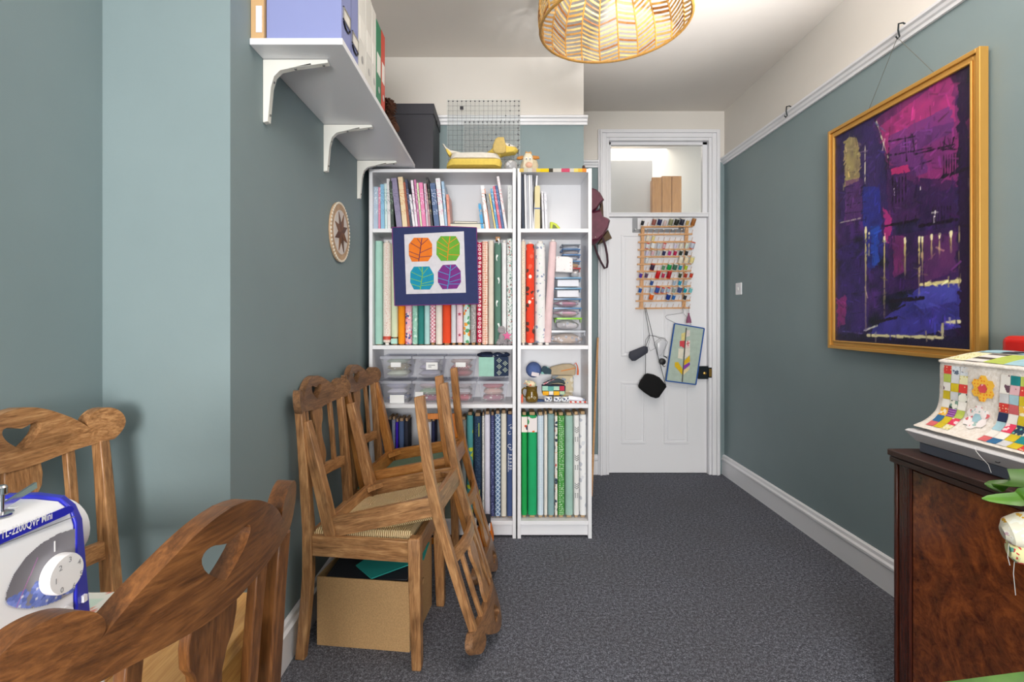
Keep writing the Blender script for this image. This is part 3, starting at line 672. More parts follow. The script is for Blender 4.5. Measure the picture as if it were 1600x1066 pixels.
for px, row, cols, wds, lab in tubs:
    x0 = X(px, YS)+.004; z0 = SZ[3]+(.1365 if row == 0 else 0); cx = x0+tubw/2
    rw = 'upper' if row == 0 else 'lower'
    pos = {594: 'leftmost', 644.5: 'second', 695: 'third', 746: 'rightmost'}[px]
    t = thing('storage_tub', 'clear plastic tub of %s, %s of the %s row' % (wds, pos, rw), 'storage box', (cx, YS+.09, z0), group='clear storage tubs')
    hw, hd, th = tubw/2, .095, .0022; k = .017
    def ring(z, s): return [(-hw+s, -hd+s, z), (hw-s, -hd+s, z), (hw-s, hd-s, z), (-hw+s, hd-s, z)]
    o_ = ring(0, k)+ring(tubh-.012, 0)+ring(tubh-.012, th)+ring(th, k+th)
    fs = [(3, 2, 1, 0), (12, 13, 14, 15)]
    for lv in (0, 4, 8):
        for i in range(4): j = (i+1) % 4; fs.append((lv+i, lv+j, lv+4+j, lv+4+i))
    build('tub_body', MB().add(o_, fs), M_TUB, t, smooth=False)
    if wds != 'mint and navy cloth spilling over':
        build('lid', MB().rbox(-hw-.003, hw+.003, -hd-.003, hd+.003, tubh-.012, tubh-.008, .01).box(-hw-.003, hw+.003, -hd-.005, -hd-.003, tubh-.020, tubh-.006).box(-hw-.003, hw+.003, hd+.003, hd+.005, tubh-.020, tubh-.006), M_LIDP, t)
    if lab:
        lx = {'L': 0, 'M': .02, 'B': .005, 'B2': -.05}[lab]; lw, lh, lz = {'L': (.028, .013, .075), 'M': (.032, .020, .068), 'B': (.04, .022, .022), 'B2': (.022, .016, .045)}[lab]
        card = build('label_card', MB().box(lx-lw, lx+lw, -hd+.0115-(lz/tubh)*k-.002, -hd+.0125-(lz/tubh)*k-.0015, lz-lh, lz+lh), plain('#f4f4f4', .6), t)
        if lab == 'M':
            yy = -hd+.0115-(lz/tubh)*k-.0028
            build('print_line', MB().box(lx-.020, lx+.018, yy, yy+.0004, lz+.003, lz+.006).box(lx-.020, lx-.002, yy, yy+.0004, lz-.006, lz-.003), plain('#33343c', .6), card)
    # folded cloth inside: one object per folded piece
    n = 3; hz = (tubh-.022)/n
    for i in range(n):
        c = cols[(i+row) % 3]; mb = MB(); a = hw-k-.007-random.uniform(0, .006); zb_ = .004+i*hz
        g = 7
        vs = []; seed = px+i*3+row
        for face in (0, 1):
            for jy in range(g):
                for jx in range(g):
                    u, v = jx/(g-1)*2-1, jy/(g-1)*2-1
                    e = (1-abs(u)**4)*(1-abs(v)**4)
                    zc_ = hz*.5; dz = hz*.5*(e**.35)*(1 if face else -1)*(1+.12*noise.noise(Vector((u*3, v*3, seed))))
                    vs.append((u*a, v*(hd-k-.008), zb_+zc_+dz*.96))
        fs = []
        for face in (0, 1):
            for jy in range(g-1):
                for jx in range(g-1):
                    b = face*g*g+jy*g+jx; fs.append((b, b+1, b+g+1, b+g))
        mt = fp('floral', [c, cols[(i+1) % 3], c, '#f0ece8'], 90) if i == 1 or row == 1 else fp('plain', [c], 20)
        if wds == 'red check cloth' and i == 1: mt = fp('check', ['#f4e8e6', '#cc3a4c', 'x45'.replace('x45', '#000000')], 95)
        if wds == 'mint and navy cloth spilling over': mt = fp('plain', ['#f0f4f4'], 20)
        single('folded_cloth', mb.add(vs, fs), mt, '%s folded cloth in the %s tub of the %s row' % (['bottom', 'middle', 'topmost'][i], pos, rw), 'fabric', 'folded cloths in the clear tubs', loc=(cx, YS+.09, z0))
# cloth hanging in front of the top right tub
x0 = X(746, YS)+.008
cz0 = SZ[3]+.1365
t = thing('draped_cloth', 'mint and navy printed cloth spilling over the upper right tub', 'fabric', (x0, YS-.012, cz0))
build('mint_panel', MB().poly([(0.0, .012), (.084, .012), (.084, .118), (0, .118)], -.002, .002), fp('plain', ['#a2d2c2'], 30), t, bevel=.001)
build('navy_panel', MB().poly([(.084, .012), (.164, .014), (.164, .12), (.084, .12)], -.002, .002), fp('plain', ['#1d2f4c'], 30), t, bevel=.001)
mb = MB()
for cx_, cz_ in ((.112, .100), (.112, .066), (.112, .032), (.145, .084), (.145, .048)):
    for dx, dz in ((0, 2), (-1, 1), (1, 1), (-2, 0), (0, 0), (2, 0), (-1, -1), (1, -1), (0, -2)):
        s_ = .0027; a, b = cx_+dx*.0055, cz_+dz*.0055
        mb.poly([(a-s_, b), (a, b-s_), (a+s_, b), (a, b+s_)], -.0032, -.0018)
stuff(build('diamond_print', mb, plain('#e4f2d8', .8), t))
mb = MB().ell((.045, .05, .125), (.05, .055, .018), jit=.5).ell((.12, .05, .127), (.048, .055, .016), jit=.5, seed=4)
build('bunched_top', mb, fp('floral', ['#22304e', '#e4e8ee', '#22304e', '#22304e'], 50), t)

# ---------------------------------------------------------------- small container stack in narrow unit
def boxstack():
    stk = [ # x0,x1,y0(top),y1(bottom), lid colour, content, words
     (1285, 1538, 785, 885, '#d8dce4', '#cdb8a8', 'largest wide clear box at the bottom of the stack'), (1332, 1512, 684, 772, '#86c81e', '#c8c2c4', 'clear box with a lime green lid'),
     (1312, 1510, 610, 680, '#6a9ccc', '#d8a8bc', 'blue lidded box above the lime lidded one'), (1312, 1508, 542, 606, '#6a9ccc', '#c98aa2', 'blue lidded box with pink cloth showing'),
     (1322, 1508, 464, 538, '#7fb0d4', '#f0f0f4', 'lower of two blue lidded boxes with white labels'), (1324, 1508, 388, 460, '#7fb0d4', '#eef0f6', 'upper of two blue lidded boxes with white labels'),
     (1432, 1502, 318, 384, '#c03a3c', '#e6e2e0', 'small box with a red lid'), (1380, 1502, 266, 314, '#6aa0d8', '#e6b070', 'small blue lidded box with amber contents'),
     (1378, 1502, 218, 262, '#5c98d6', '#dfe0e6', 'small blue lidded box second from the top'), (1376, 1500, 176, 214, '#5c98d6', '#d8c8c4', 'small blue lidded box at the top of the blue ones'), (1376, 1500, 138, 172, '#c8d0dc', '#e8eaf0', 'small colourless box crowning the stack')]
    zb_ = SZ[2]
    tot = sum(s[3]-s[2]+4 for s in stk); 
    for a, b, y0_, y1_, lid, con, wds in stk:
        x0, zt_ = c5(a, y0_); x1, _ = c5(b, y1_); h = zt_-c5(0, y1_)[1]; hw = (x1-x0)/2; d = .07 if hw > .035 else .06
        t = thing('snap_box', wds, 'storage box', ((x0+x1)/2, YS+d+.02, zb_), group='clear snap boxes')
        s = .004
        build('box_body', MB().hexa([(-hw+s, -d+s, 0), (hw-s, -d+s, 0), (hw-s, d-s, 0), (-hw+s, d-s, 0)], [(-hw, -d, h*.86), (hw, -d, h*.86), (hw, d, h*.86), (-hw, d, h*.86)]), M_TUB, t, bevel=.004)
        build('contents', MB().ell((0, 0, h*.42), (hw*.9, d*.88, h*.36), n=14, m=8, jit=.35, seed=a) if 'label' not in wds else MB().box(-hw*.8, hw*.8, -d*.9, d*.88, h*.12, h*.75), fp('floral', [con, '#f0ecee', con, '#a8b0c4'], 70) if 'label' not in wds else plain(con, .6), t)
        build('lid', MB().rbox(-hw-.002, hw+.002, -d-.002, d+.002, h*.86, h, .008).box(-hw-.003, -hw+.002, -d*.4, d*.4, h*.6, h*.95).box(hw-.002, hw+.003, -d*.4, d*.4, h*.6, h*.95), clear('lid_'+lid[1:], tuple(lin(lid)[:3]), .75, .25) if lid != '#86c81e' else plain(lid, .35), t)
        zb_ += h+.0006
    return zb_
boxstack()
x0, z1 = c5(1325, 268); x1, z0 = c5(1445, 383)
t = thing('zip_pouch', 'white speckled zip pouch resting in front of the small boxes', 'pouch', ((x0+x1)/2, YS+.008, z0))
hw = (x1-x0)/2; h = z1-z0
build('pouch_body', MB().poly([(-hw, .004), (hw*.98, 0), (hw, h*.86), (hw*.5, h*.97), (-hw*.96, h)], -.008, .008), fp('dots', ['#f0eef0', '#9aa0b0', '#d8b8b8'], 60), t, bevel=.006)
build('zip', MB().bar((-hw*.95, -.004, h-.004), (hw*.95, -.004, h*.9), .003, .004), plain('#c8c8d0', .5), t)

# fluffy sheep with pink star
sx, sz = c5(965, 800)
t = thing('plush_sheep', 'small grey curly soft toy holding a pink star', 'soft toy', (sx, YS-.02, SZ[2]))
M_FL = plain('#a8a2a6', .95, fuzz=220)
mb = MB()
for k in range(26):
    a = random.random()*2*pi; rr_ = random.uniform(.012, .03)
    mb.ell((cos(a)*rr_, random.uniform(-.012, .012), .032+sin(a)*rr_*.9), (.010, .010, .010), n=7, m=5)
for k in range(12):
    a = 2*pi*k/12; mb.ell((-.012+cos(a)*.014, -.004, .084+sin(a)*.013), (.009, .010, .009), n=7, m=5)
mb.ell((-.03, -.01, .012), (.012, .014, .012), n=8, m=6).ell((.03, -.012, .012), (.012, .014, .012), n=8, m=6).ell((-.012, 0, .085), (.014, .012, .013)).ell((0, 0, .04), (.028, .018, .032))
build('woolly_body', mb, M_FL, t)
pts = [(cos(pi/2+i*pi/5)*(.027 if i % 2 == 0 else .012)+.018, .052+sin(pi/2+i*pi/5)*(.027 if i % 2 == 0 else .012)) for i in range(10)]
plabel(build('star', MB().poly(pts, -.034, -.022), plain('#e06a9c', .8), t, bevel=.003), 'pink fabric star')

# ---------------------------------------------------------------- craft shelf (narrow unit, third shelf)
c6 = conv(800, 540, 10.662)
def cc(a, b): x, z = c6(a, b); return x, z
zf = SZ[3]
x, z = cc(335, 0)
t = thing('jug', 'brown ribbed pottery jug standing at the left of the craft shelf', 'jug', (x, YS+.035, zf))
s_ = .0331*1.0
M_JUG = plain('#6a5212', .18)
build('jug_body', MB().lathe([(.024, 0), (.033, .006), (.036, .022), (.034, .04), (.030, .055), (.0305, .058), (.029, .062), (.0305, .066), (.029, .070), (.031, .074), (.0295, .078), (.033, .086), (.031, .087), (.027, .078), (.026, .05), (.030, .02), (.02, .006)], n=26), M_JUG, t)
build('handle', MB().tube([(-.028, 0, .075), (-.042, 0, .078), (-.053, 0, .068), (-.054, 0, .05), (-.046, 0, .034), (-.034, 0, .026)], [.005, .005, .0045, .004, .004, .004], 8), M_JUG, t)
mb = MB()
for cx_ in (-.018, .014): 
    mb.tube([(cx_+.006*cos(a*pi/5), -.0345, .028+.006*sin(a*pi/5)) for a in range(10)], .0012, 5, closed=True)
build('daisy_decoration', mb, plain('#d8d4b0', .3), t)
tag(build('pincushion', MB().ell((0, 0, 0), (.031, .026, .019), M=Matrix.Rotation(R(14), 3, 'Y'), n=16, m=10).ell((-.028, -.01, .016), (.007, .006, .007)).ell((-.037, -.006, .004), (.004, .004, .004)), fp('floral', ['#f0dcb8', '#e87858', '#9cc8a8', '#e8a860'], 90), loc=(x-.004, YS+.035, zf+.1)), 'patterned mouse shaped pincushion sitting in the brown jug', 'pincushion')
x, z = cc(385, 435)
t = thing('knitted_ball', 'round blue knitted cushion at the back of the craft shelf', 'cushion', (x, YS+.13, z-.003))
build('ball', MB().ell((0, 0, 0), (.045, .045, .045), n=24, m=16), plain('#5a70a8', .95, fuzz=260), t)
build('tag_patch', MB().obox((.006, -.046, -.022), (.042, .003, .022), Matrix.Rotation(R(10), 3, 'Y')), plain('#efe6ea', .8), t)
# long beige pouch
x, z = cc(900, 450)
t = thing('pencil_case', 'beige zipped case with an orange tassel, back of the craft shelf', 'pouch', (x, YS+.17, zf))
bz = z-zf
build('case_body', MB().poly([(-.072, bz-.03), (.075, bz-.035), (.078, bz+.02), (.05, bz+.033), (.0, bz+.032), (-.072, bz+.014)], -.015, .015), fp('plain', ['#cdb898'], 30), t, bevel=.008)
build('zip_strip', MB().bar((-.01, -.017, bz-.008), (.075, -.017, bz+.009), .004, .008), plain('#f09028', .6), t)
build('tassel', MB().tube([(.065, -.02, bz+.03), (.075, -.024, bz+.04), (.085, -.024, bz+.02), (.088, -.024, bz-.005), (.086, -.024, bz-.03)], [.002, .003, .003, .005, .006], 7), plain('#f0703c', .8), t)
mb = MB().box(-.06, .06, -.012, .012, 0, .03).box(-.064, .064, -.013, .012, .031, bz-.036)
single('fabric_stack', mb, fp('floral', ['#d8c8a8', '#e8d088', '#9aa8b8', '#e8e0d0'], 50), 'folded pale cloth pile under the beige case', 'fabric', loc=(x, YS+.17, zf), bevel=.008)
# patchwork purse
x, z = cc(700, 660)
t = thing('patchwork_purse', 'patchwork purse with a dark zipped flap in the middle of the craft shelf', 'purse', (x, YS+.07, zf+.03))
bw = [(-.06, -.002), (-.03, -.012), (.04, -.010), (.068, .008), (.070, .046), (.03, .050), (-.062, .048)]
build('purse_body', MB().poly([(a, b+.012) for a, b in bw], -.028, .028), fp('plain', ['#28304a'], 30), t, bevel=.006)
pcs = [((-.062, -.030), (.032, .058), '#a8d8c4'), ((-.030, 0.002), (.030, .056), '#5fa8a0'), ((.002, .034), (.034, .056), '#b6dcc4'), ((.036, .062), (.032, .058), '#c8304c'), ((-.060, -.026), (.006, .029), '#f2b01c'), ((-.024, .0), (.008, .029), '#f4ece4'), ((.002, .034), (.006, .029), '#f2b828'), ((.036, .064), (.010, .029), '#b8d0b0')]
for (a, b), (c, d), col in pcs: build('patch', MB().box(a, b, -.031, -.027, c, d), fp('plain', [col], 60), t, bevel=.001)
build('zip_flap', MB().tube([(-.055, -.01, .068), (-.03, -.02, .078), (.0, -.024, .086), (.03, -.022, .088), (.055, -.014, .08), (.066, -.008, .068)], [.006, .01, .013, .013, .01, .006], 8), fp('stripe', ['#252b3c', '#5a6a6a'], 40), t)
build('strap', MB().bar((-.055, -.022, .068), (.005, -.03, .094), .006, .009), fp('check', ['#f0dce0', '#d05468'], 120), t)
single('glasses_case', MB().poly([(-.028, -.02), (.03, -.022), (.034, .002), (.008, .024), (-.012, .026), (-.026, .008)], -.01, .01), fp('floral', ['#38505c', '#8cc8bc', '#38505c', '#a8dcd0'], 28), 'teal geometric pouch between the blue ball and the beige case', 'pouch', loc=(cc(590, 455)[0], YS+.12, cc(590, 455)[1]), bevel=.004)
for a, wds, col in ((610, 'left', '#5a62a0'), (765, 'middle', '#8a6aa0'), (900, 'right', '#4a8090')):
    x, z = cc(a, 0); single('cloth_roll', MB().tube([(-.021, 0, 0), (-.018, 0, 0), (.018, 0, 0), (.021, 0, 0)], [.011, .0145, .0145, .011], 14), fp('floral', ['#eef0f2', col, '#c8d0dc', '#3a4468', '#eef0f2'], 130), '%s small floral cloth roll under the patchwork purse' % wds, 'cloth roll', 'small cloth rolls', loc=(x, YS+.028, zf+.0165))
x, z = cc(1085, 810)
t = thing('tube_of_glue', 'white plastic tube lying at the right of the craft shelf', 'tube', (x, YS+.03, zf+.018), (0, R(8), 0))
build('tube_body', MB().tube([(-.045, 0, 0), (-.04, 0, 0), (.025, 0, 0), (.035, 0, 0)], [.012, .014, .013, .009], 14), plain('#eef0fa', .3), t)
build('cap', MB().cyl((.035, 0, 0), (.046, 0, 0), .007, n=12), plain('#a8b0c8', .4), t)
single('pen', MB().tube([(-.05, 0, 0), (.045, 0, 0), (.052, 0, 0)], [.0042, .0042, .001], 8), fp('stripev', ['#f4f0f0', '#e04c38'], 12), 'red and white marker pen lying at the front right', 'pen', loc=(cc(1100, 0)[0], YS+.006, zf+.0045))
single('orange_marker', MB().lathe([(.006, 0), (.006, .03), (.0045, .034), (.0045, .044)], n=10), plain('#e8603c', .4), 'short orange marker standing left of the jug', 'pen', loc=(cc(170, 0)[0], YS+.02, zf))
single('denim_scrap', MB().poly([(-.05, 0), (.05, 0), (.046, .006), (0, .012), (-.04, .007)], -.02, .02), plain('#37507e', .9, fuzz=120), 'denim blue cloth scrap at the foot of the jug', 'fabric', loc=(cc(430, 0)[0], YS+.062, zf), bevel=.002)

# ---------------------------------------------------------------- on top of the bookcases
ZT = 2.0195
t = thing('black_box', 'tall black lidded storage box on top of the bookcase', 'box', (-.53, 2.952, ZT))
M_BLK = plain('#33333b', .55)
build('box_body', MB().box(-.15, .150, -.138, .138, 0, .31), M_BLK, t, bevel=.003)
build('lid', MB().box(-.155, .155, -.142, .142, .303, .362), M_BLK, t, bevel=.003)
build('lid_rim_handle', MB().tube([(.1565, -.03, .31), (.1565, -.03, .295), (.1565, .03, .295), (.1565, .03, .31)], .003, 6), plain('#1c1c20', .4), t)
# transparent rulers
M_RUL = clear('ruler_acrylic', (.96, .97, .97), .10, .05); M_RIN = plain('#2c2c34', .6)
def ruler(label, x0, x1, z0, z1, y, n, m):
    t = thing('quilting_ruler', label, 'ruler', ((x0+x1)/2, y, z0), (R(-1.2), 0, 0), 'acrylic rulers'); hw = (x1-x0)/2; h = z1-z0
    build('plate', MB().box(-hw, hw, 0, .003, 0, h), M_RUL, t)
    mb = MB()
    for i in range(n+1):
        xx = -hw+.01+(2*hw-.02)*i/n; mb.box(xx-.0005, xx+.0005, -.0004, 0, .004, h-.004)
    for i in range(m+1):
        zz = .01+(h-.02)*i/m; mb.box(-hw+.004, hw-.004, -.0004, 0, zz-.0005, zz+.0005)
    stuff(build('grid_lines', mb, M_RIN, t))
    mb = MB()
    def dia(xx, zz, s=.0052): mb.poly([(xx-s, zz), (xx, zz-s), (xx+s, zz), (xx, zz+s)], -.001, -.0004)
    for i in range(n+1): dia(-hw+.01+(2*hw-.02)*i/n, h-.012)
    for i in range(m): dia(hw-.01, .01+(h-.02)*i/m); 
    for i in range(m): dia(-hw+.01+(2*hw-.02)*min(1, i/n), .01+(h-.02)*i/m, .0045)
    stuff(build('diamond_marks', mb, M_RIN, t)); return t
YR = 3.055
r1 = ruler('largest clear square ruler with a black grid, standing at the back', X(698, YR), X(813.5, YR), ZT, Z(154, YR), YR, 16, 16)
mbk = MB().box(-.142, -.122, -.0012, -.0006, .43, .45); build('logo_square', mbk, M_RIN, r1)
ruler('smaller clear square ruler in front of the largest one', X(724, 3.03), X(812, 3.03), ZT, Z(187, 3.03), 3.03, 12, 9)
# striped dog
cD = conv(570, 140, 4.4417, 2.87)
dx, _ = cD(800, 0)
t = thing('dachshund_toy', 'yellow and white striped stuffed sausage dog on top of the bookcase', 'soft toy', (dx, 2.87, ZT))
def dl(a, b): x, z = cD(a, b); return (x-dx, z-ZT)
def slab(pts, thick, mat, name, par=None, yy=0, lv=5):
    """pillowy solid of an outline: rings shrinking to the middle line"""
    cx_ = sum(p[0] for p in pts)/len(pts); cz_ = sum(p[1] for p in pts)/len(pts); mb = MB(); n = len(pts); vs = []
    for k in range(-lv, lv+1):
        u = k/lv; s_ = (1-abs(u)**2.6)**.5 if abs(u) < 1 else .35
        s_ = max(s_, .35)
        f_ = 1-(1-s_)*.35
        for a, b in pts: vs.append((cx_+(a-cx_)*f_, yy+u*thick/2, cz_+(b-cz_)*f_))
    fs = [tuple(range(n)), tuple(range(len(vs)-n, len(vs)))[::-1]]
    for k in range(2*lv):
        for i in range(n): j = (i+1) % n; fs.append((k*n+i, k*n+j, (k+1)*n+j, (k+1)*n+i))
    return build(name, mb.add(vs, fs), mat, par or t)
M_YW, M_CR = fp('plain', ['#edcf62'], 60), fp('plain', ['#ede6da'], 60)
slab([dl(*p) for p in ((568, 545), (572, 520), (590, 492), (945, 492), (952, 515), (945, 545))], .10, M_YW, 'lower_stripe', lv=4)
slab([dl(*p) for p in ((590, 494), (598, 468), (610, 450), (840, 446), (930, 455), (948, 494))], .085, M_CR, 'middle_stripe', lv=4)
slab([dl(*p) for p in ((604, 458), (600, 440), (570, 412), (560, 418), (578, 455), (590, 470))], .04, M_YW, 'tail_base', lv=3)
slab([dl(*p) for p in ((574, 438), (545, 395), (538, 378), (546, 378), (562, 402), (600, 430), (680, 446), (600, 452))], .03, M_CR, 'tail', lv=3)
slab([dl(*p) for p in ((840, 447), (880, 420), (900, 385), (940, 372), (1000, 390), (1055, 412), (1066, 428), (1045, 448), (960, 460), (940, 470))], .07, M_YW, 'head', lv=4)
slab([dl(*p) for p in ((968, 380), (1000, 388), (1058, 412), (1030, 414), (985, 408), (970, 395))], .072, M_CR, 'face_stripe', lv=3)
slab([dl(*p) for p in ((905, 365), (925, 350), (965, 350), (978, 400), (980, 450), (955, 464), (905, 460), (888, 440), (890, 405))], .02, fp('plain', ['#d8bc74'], 60), 'ear', yy=-.045, lv=3)
ex = dl(1002, 400); build('eye', MB().ell((ex[0], -.036, ex[1]), (.0045, .003, .0045)), plain('#181818', .2), t)
ex = dl(1063, 424); build('nose', MB().ell((ex[0], -.0, ex[1]), (.006, .008, .006)), plain('#201818', .3), t)
# silver tin and cow cushion
x0 = cD(945, 0)[0]; x1 = cD(1082, 0)[0]
single('silver_dish', MB().lathe([(.0, 0), (.026, .0), (.034, .008), (.036, .026), (.030, .044), (.018, .052), (.0, .054)], n=24, ax=1.0, ay=.8), fp('floral', ['#a8a8aa', '#4c4c50', '#dcdcde', '#707074'], 60, .3), 'silver grey crackled ornament under the toy dog nose', 'ornament', loc=((x0+x1)/2, 2.83, ZT))
x = X(825.5, 2.84)
t = thing('cow_toy', 'small flat cow faced soft toy right of the sausage dog', 'soft toy', (x, 2.84, ZT))
slab([(-.042, 0), (.052, 0), (.056, .03), (.048, .055), (.03, .062), (-.03, .06), (-.044, .03)], .04, fp('plain', ['#cfc0a0'], 60), 'body', lv=4)
slab([(-.034, .012), (-.02, .0), (.012, 0), (.026, .014), (.024, .07), (.01, .092), (-.016, .092), (-.03, .068)], .03, fp('plain', ['#e6dcc2'], 60), 'face', yy=-.02, lv=4)
slab([(-.03, .08), (-.062, .072), (-.066, .060), (-.04, .056), (-.026, .062)], .012, fp('plain', ['#c8863e'], 60), 'ear', yy=-.014, lv=2)
slab([(.022, .08), (.058, .076), (.062, .062), (.036, .058), (.02, .062)], .012, fp('plain', ['#c8863e'], 60), 'ear', yy=-.014, lv=2)
slab([(-.02, .09), (-.016, .1), (0, .094), (.012, .1), (.018, .09), (.014, .076), (-.016, .076)], .016, fp('plain', ['#d4a060'], 60), 'forelock', yy=-.022, lv=2)
build('snout', MB().ell((.002, -.036, .022), (.020, .01, .016)), plain('#e2b49a', .85), t)
for sx_ in (-1, 1):
    e = build('eye', MB().ell((sx_*.010-.002, -.036, .056), (.007, .003, .009)), plain('#f6f6f2', .4), t)
    build('pupil', MB().ell((sx_*.010-.002, -.0392, .054), (.003, .0014, .004)), plain('#181818', .3), e)
single('trinket', MB().lathe([(.008, 0), (.01, .006), (.006, .014), (.009, .024), (.006, .034), (0, .038)], n=10), plain('#3a2018', .4), 'tiny dark brown figurine on the right end of the narrow bookcase', 'ornament', loc=(X(912, 2.86), 2.86, ZT))
# patterned tape along the top edge
t = thing('fabric_tape', 'strip of colourful patchwork ribbon along the narrow bookcase top edge', 'ribbon', (X(864, 2.79), 2.792, 1.9985))
cols = ['#d8b860', '#c4c0b0', '#d0ccc4', '#c8b4a0', '#e0c840', '#f0c808', '#f0c808', '#3a3428', '#c8c4bc', '#cac6be', '#c84868', '#c84868', '#c8c4bc', '#e4d070', '#e8b838', '#e08830']
for i, c in enumerate(cols):
    a = -.182+i*.3645/16; build('ribbon_piece', MB().box(a, a+.0226, -.0035, 0, 0, .019), plain(c, .8), t)

# ---------------------------------------------------------------- wall shelf and its contents
SY0, SY1, SX0, SX1, SZ0 = 1.537, 2.905, XL+.001, -.48, 2.0275
t = thing('wall_shelf', 'long white wall shelf on three brackets above the stacked chairs', 'shelf', (XL, 2.2, SZ0))
build('shelf_board', MB().box(.001, SX1-XL, SY0-2.2, 2.785-2.2, 0, .0195).box(.001, SX1-XL, 2.785-2.2, SY1-2.2, .0, .0195), M_SHELF, t, bevel=.001)
for by in (1.634, 2.184, 2.685):
    y = by-2.2; b = .011
    prof = [(.001, -.002), (.205, -.002), (.207, -.012), (.10, -.026), (.055, -.036), (.036, -.055), (.026, -.09), (.016, -.198), (.001, -.201)]
    o = build('bracket', MB().poly(prof, y-b, y+b, f=lambda a, z, d: (a, d, z)), plain((236, 234, 226), .4), t, bevel=.003)
    mb = MB()
    for (a, z) in ((.19, -.017), (.10, -.028)): mb.cyl((a, y, z+.004), (a, y, z-.001), .004, n=8)
    for (a, z) in ((.031, -.07), (.019, -.175)): mb.cyl((a-.004, y, z), (a+.002, y, z), .004, n=8)
    build('screw', mb, plain('#8a8a88', .4, .8), o)
ZS = SZ0+.0202
def shelfbox(name, label, cat, y0, y1, x0, x1, h, mat, bev=.002): return single(name, MB().box(x0, x1, y0, y1, 0, h), mat, label, cat, loc=(0, 0, ZS), bevel=bev)
t = thing('magazine_file', 'open kraft cardboard file against the wall at the shelf end', 'folder', (XL+.035, 1.655, ZS))
KR = plain('#cfa878', .8)
build('file_shell', MB().box(-.034, -.031, -.11, .1, 0, .3).box(-.031, .005, -.11, -.107, 0, .3).box(.002, .005, -.107, .1, 0, .3).box(-.031, .002, -.107, .1, 0, .003), KR, t)
build('paper_slip', MB().box(-.018, .0, -.112, -.1105, .02, .1), plain('#e8e6f0', .7), t)
t = thing('document_box', 'periwinkle blue document box with metal label holders on the wall shelf', 'box', (-.587, 1.645, ZS))
M_PW = plain('#8a92c4', .6); M_PD = plain('#5a648e', .6)
build('box_body', MB().mat(0).box(-.13, .098, -.09, .09, 0, .30), M_PW, t, bevel=.002)
build('box_divider', MB().box(.098, .0985, .006, .010, .0, .3), M_PD, t)
for yy, zz in ((-.042, .095), (.050, .072)):
    h_ = build('label_holder', MB().box(.098, .102, yy-.034, yy+.034, zz-.02, zz-.017).box(.098, .102, yy-.034, yy+.034, zz+.017, zz+.02).box(.098, .102, yy-.034, yy-.031, zz-.02, zz+.02).box(.098, .102, yy+.031, yy+.034, zz-.02, zz+.02), plain('#c8c4bc', .3, .9), t)
    build('card', MB().box(.098, .0995, yy-.031, yy+.031, zz-.017, zz+.017), plain('#e8e4dc', .7), h_)
    build('pull_ring', MB().tube([(.1, yy+.03*cos(a*pi/6), zz-.024-.014*sin(a*pi/6)) for a in range(7)], .003, 6), plain('#2c2c34', .3, .8), h_)
def binder(y0, y1, h, col, label, x1=-.49, x0=-.745):
    t = thing('ring_binder', label, 'binder', ((x0+x1)/2, (y0+y1)/2, ZS), group='ring binders on the wall shelf'); a, b = (x0-x1)/2, (x1-x0)/2; d = (y1-y0)/2
    build('cover', MB().box(a, b, -d, -d+.003, 0, h).box(a, b, d-.003, d, 0, h).box(b-.003, b, -d+.003, d-.003, 0, h), plain(col, .45), t, bevel=.001)
    build('paper', MB().box(a+.004, b-.02, -d+.004, d-.012, .004, h-.012), M_PAGE, t)
    build('finger_hole', MB().lathe([(.009, 0), (.013, .001), (.013, .0015), (.009, .002)], n=14), plain('#c8c8c8', .3, .8), t, loc=(b, 0, .06), rot=(0, R(90), 0))
    build('spine_label', MB().box(b, b+.0008, -d*.7, d*.7, .12, .2), plain('#f0eee8', .6), t)
binder(1.745, 1.835, .345, '#e6e4de', 'white ring binder next to the blue document box')
binder(1.838, 1.922, .34, '#dedcd6', 'second white ring binder, left of the green one')
binder(1.925, 1.985, .335, '#e4e2dc', 'narrow white ring binder touching the green one')
binder(1.99, 2.068, .322, '#0c8058', 'green ring binder on the wall shelf')
binder(2.074, 2.135, .326, '#d03a20', 'red ring binder, last in the row')
t = thing('teddy', 'dark brown shaggy soft toy slumped at the far end of the wall shelf', 'soft toy', (-.535, 2.34, ZS)); t.scale = (.8, .8, .8)
mb = MB().ell((0, 0, .065), (.058, .05, .065), jit=.5, n=16, m=10).ell((.02, -.03, .14), (.042, .042, .04), jit=.5, n=16, m=10, seed=3).ell((.05, 0, .03), (.025, .03, .028), jit=.5, seed=5)
random.seed(3)
for k in range(240):
    a, b_ = random.random()*2*pi, random.uniform(-.9, 1); c0 = Vector((0, 0, .065)) if k % 2 else Vector((.02, -.03, .14)); rr_ = .06 if k % 2 else .044
    d = Vector((cos(a)*math.sqrt(1-b_*b_), sin(a)*math.sqrt(1-b_*b_), b_)); p = c0+d*rr_*.9
    if p.z < .012: continue
    mb.tube([p, p+d*.016+Vector((0, 0, -.006))], [.006, .001], 4)
build('fur_body', mb, plain('#4a2a18', .95, fuzz=140), t)

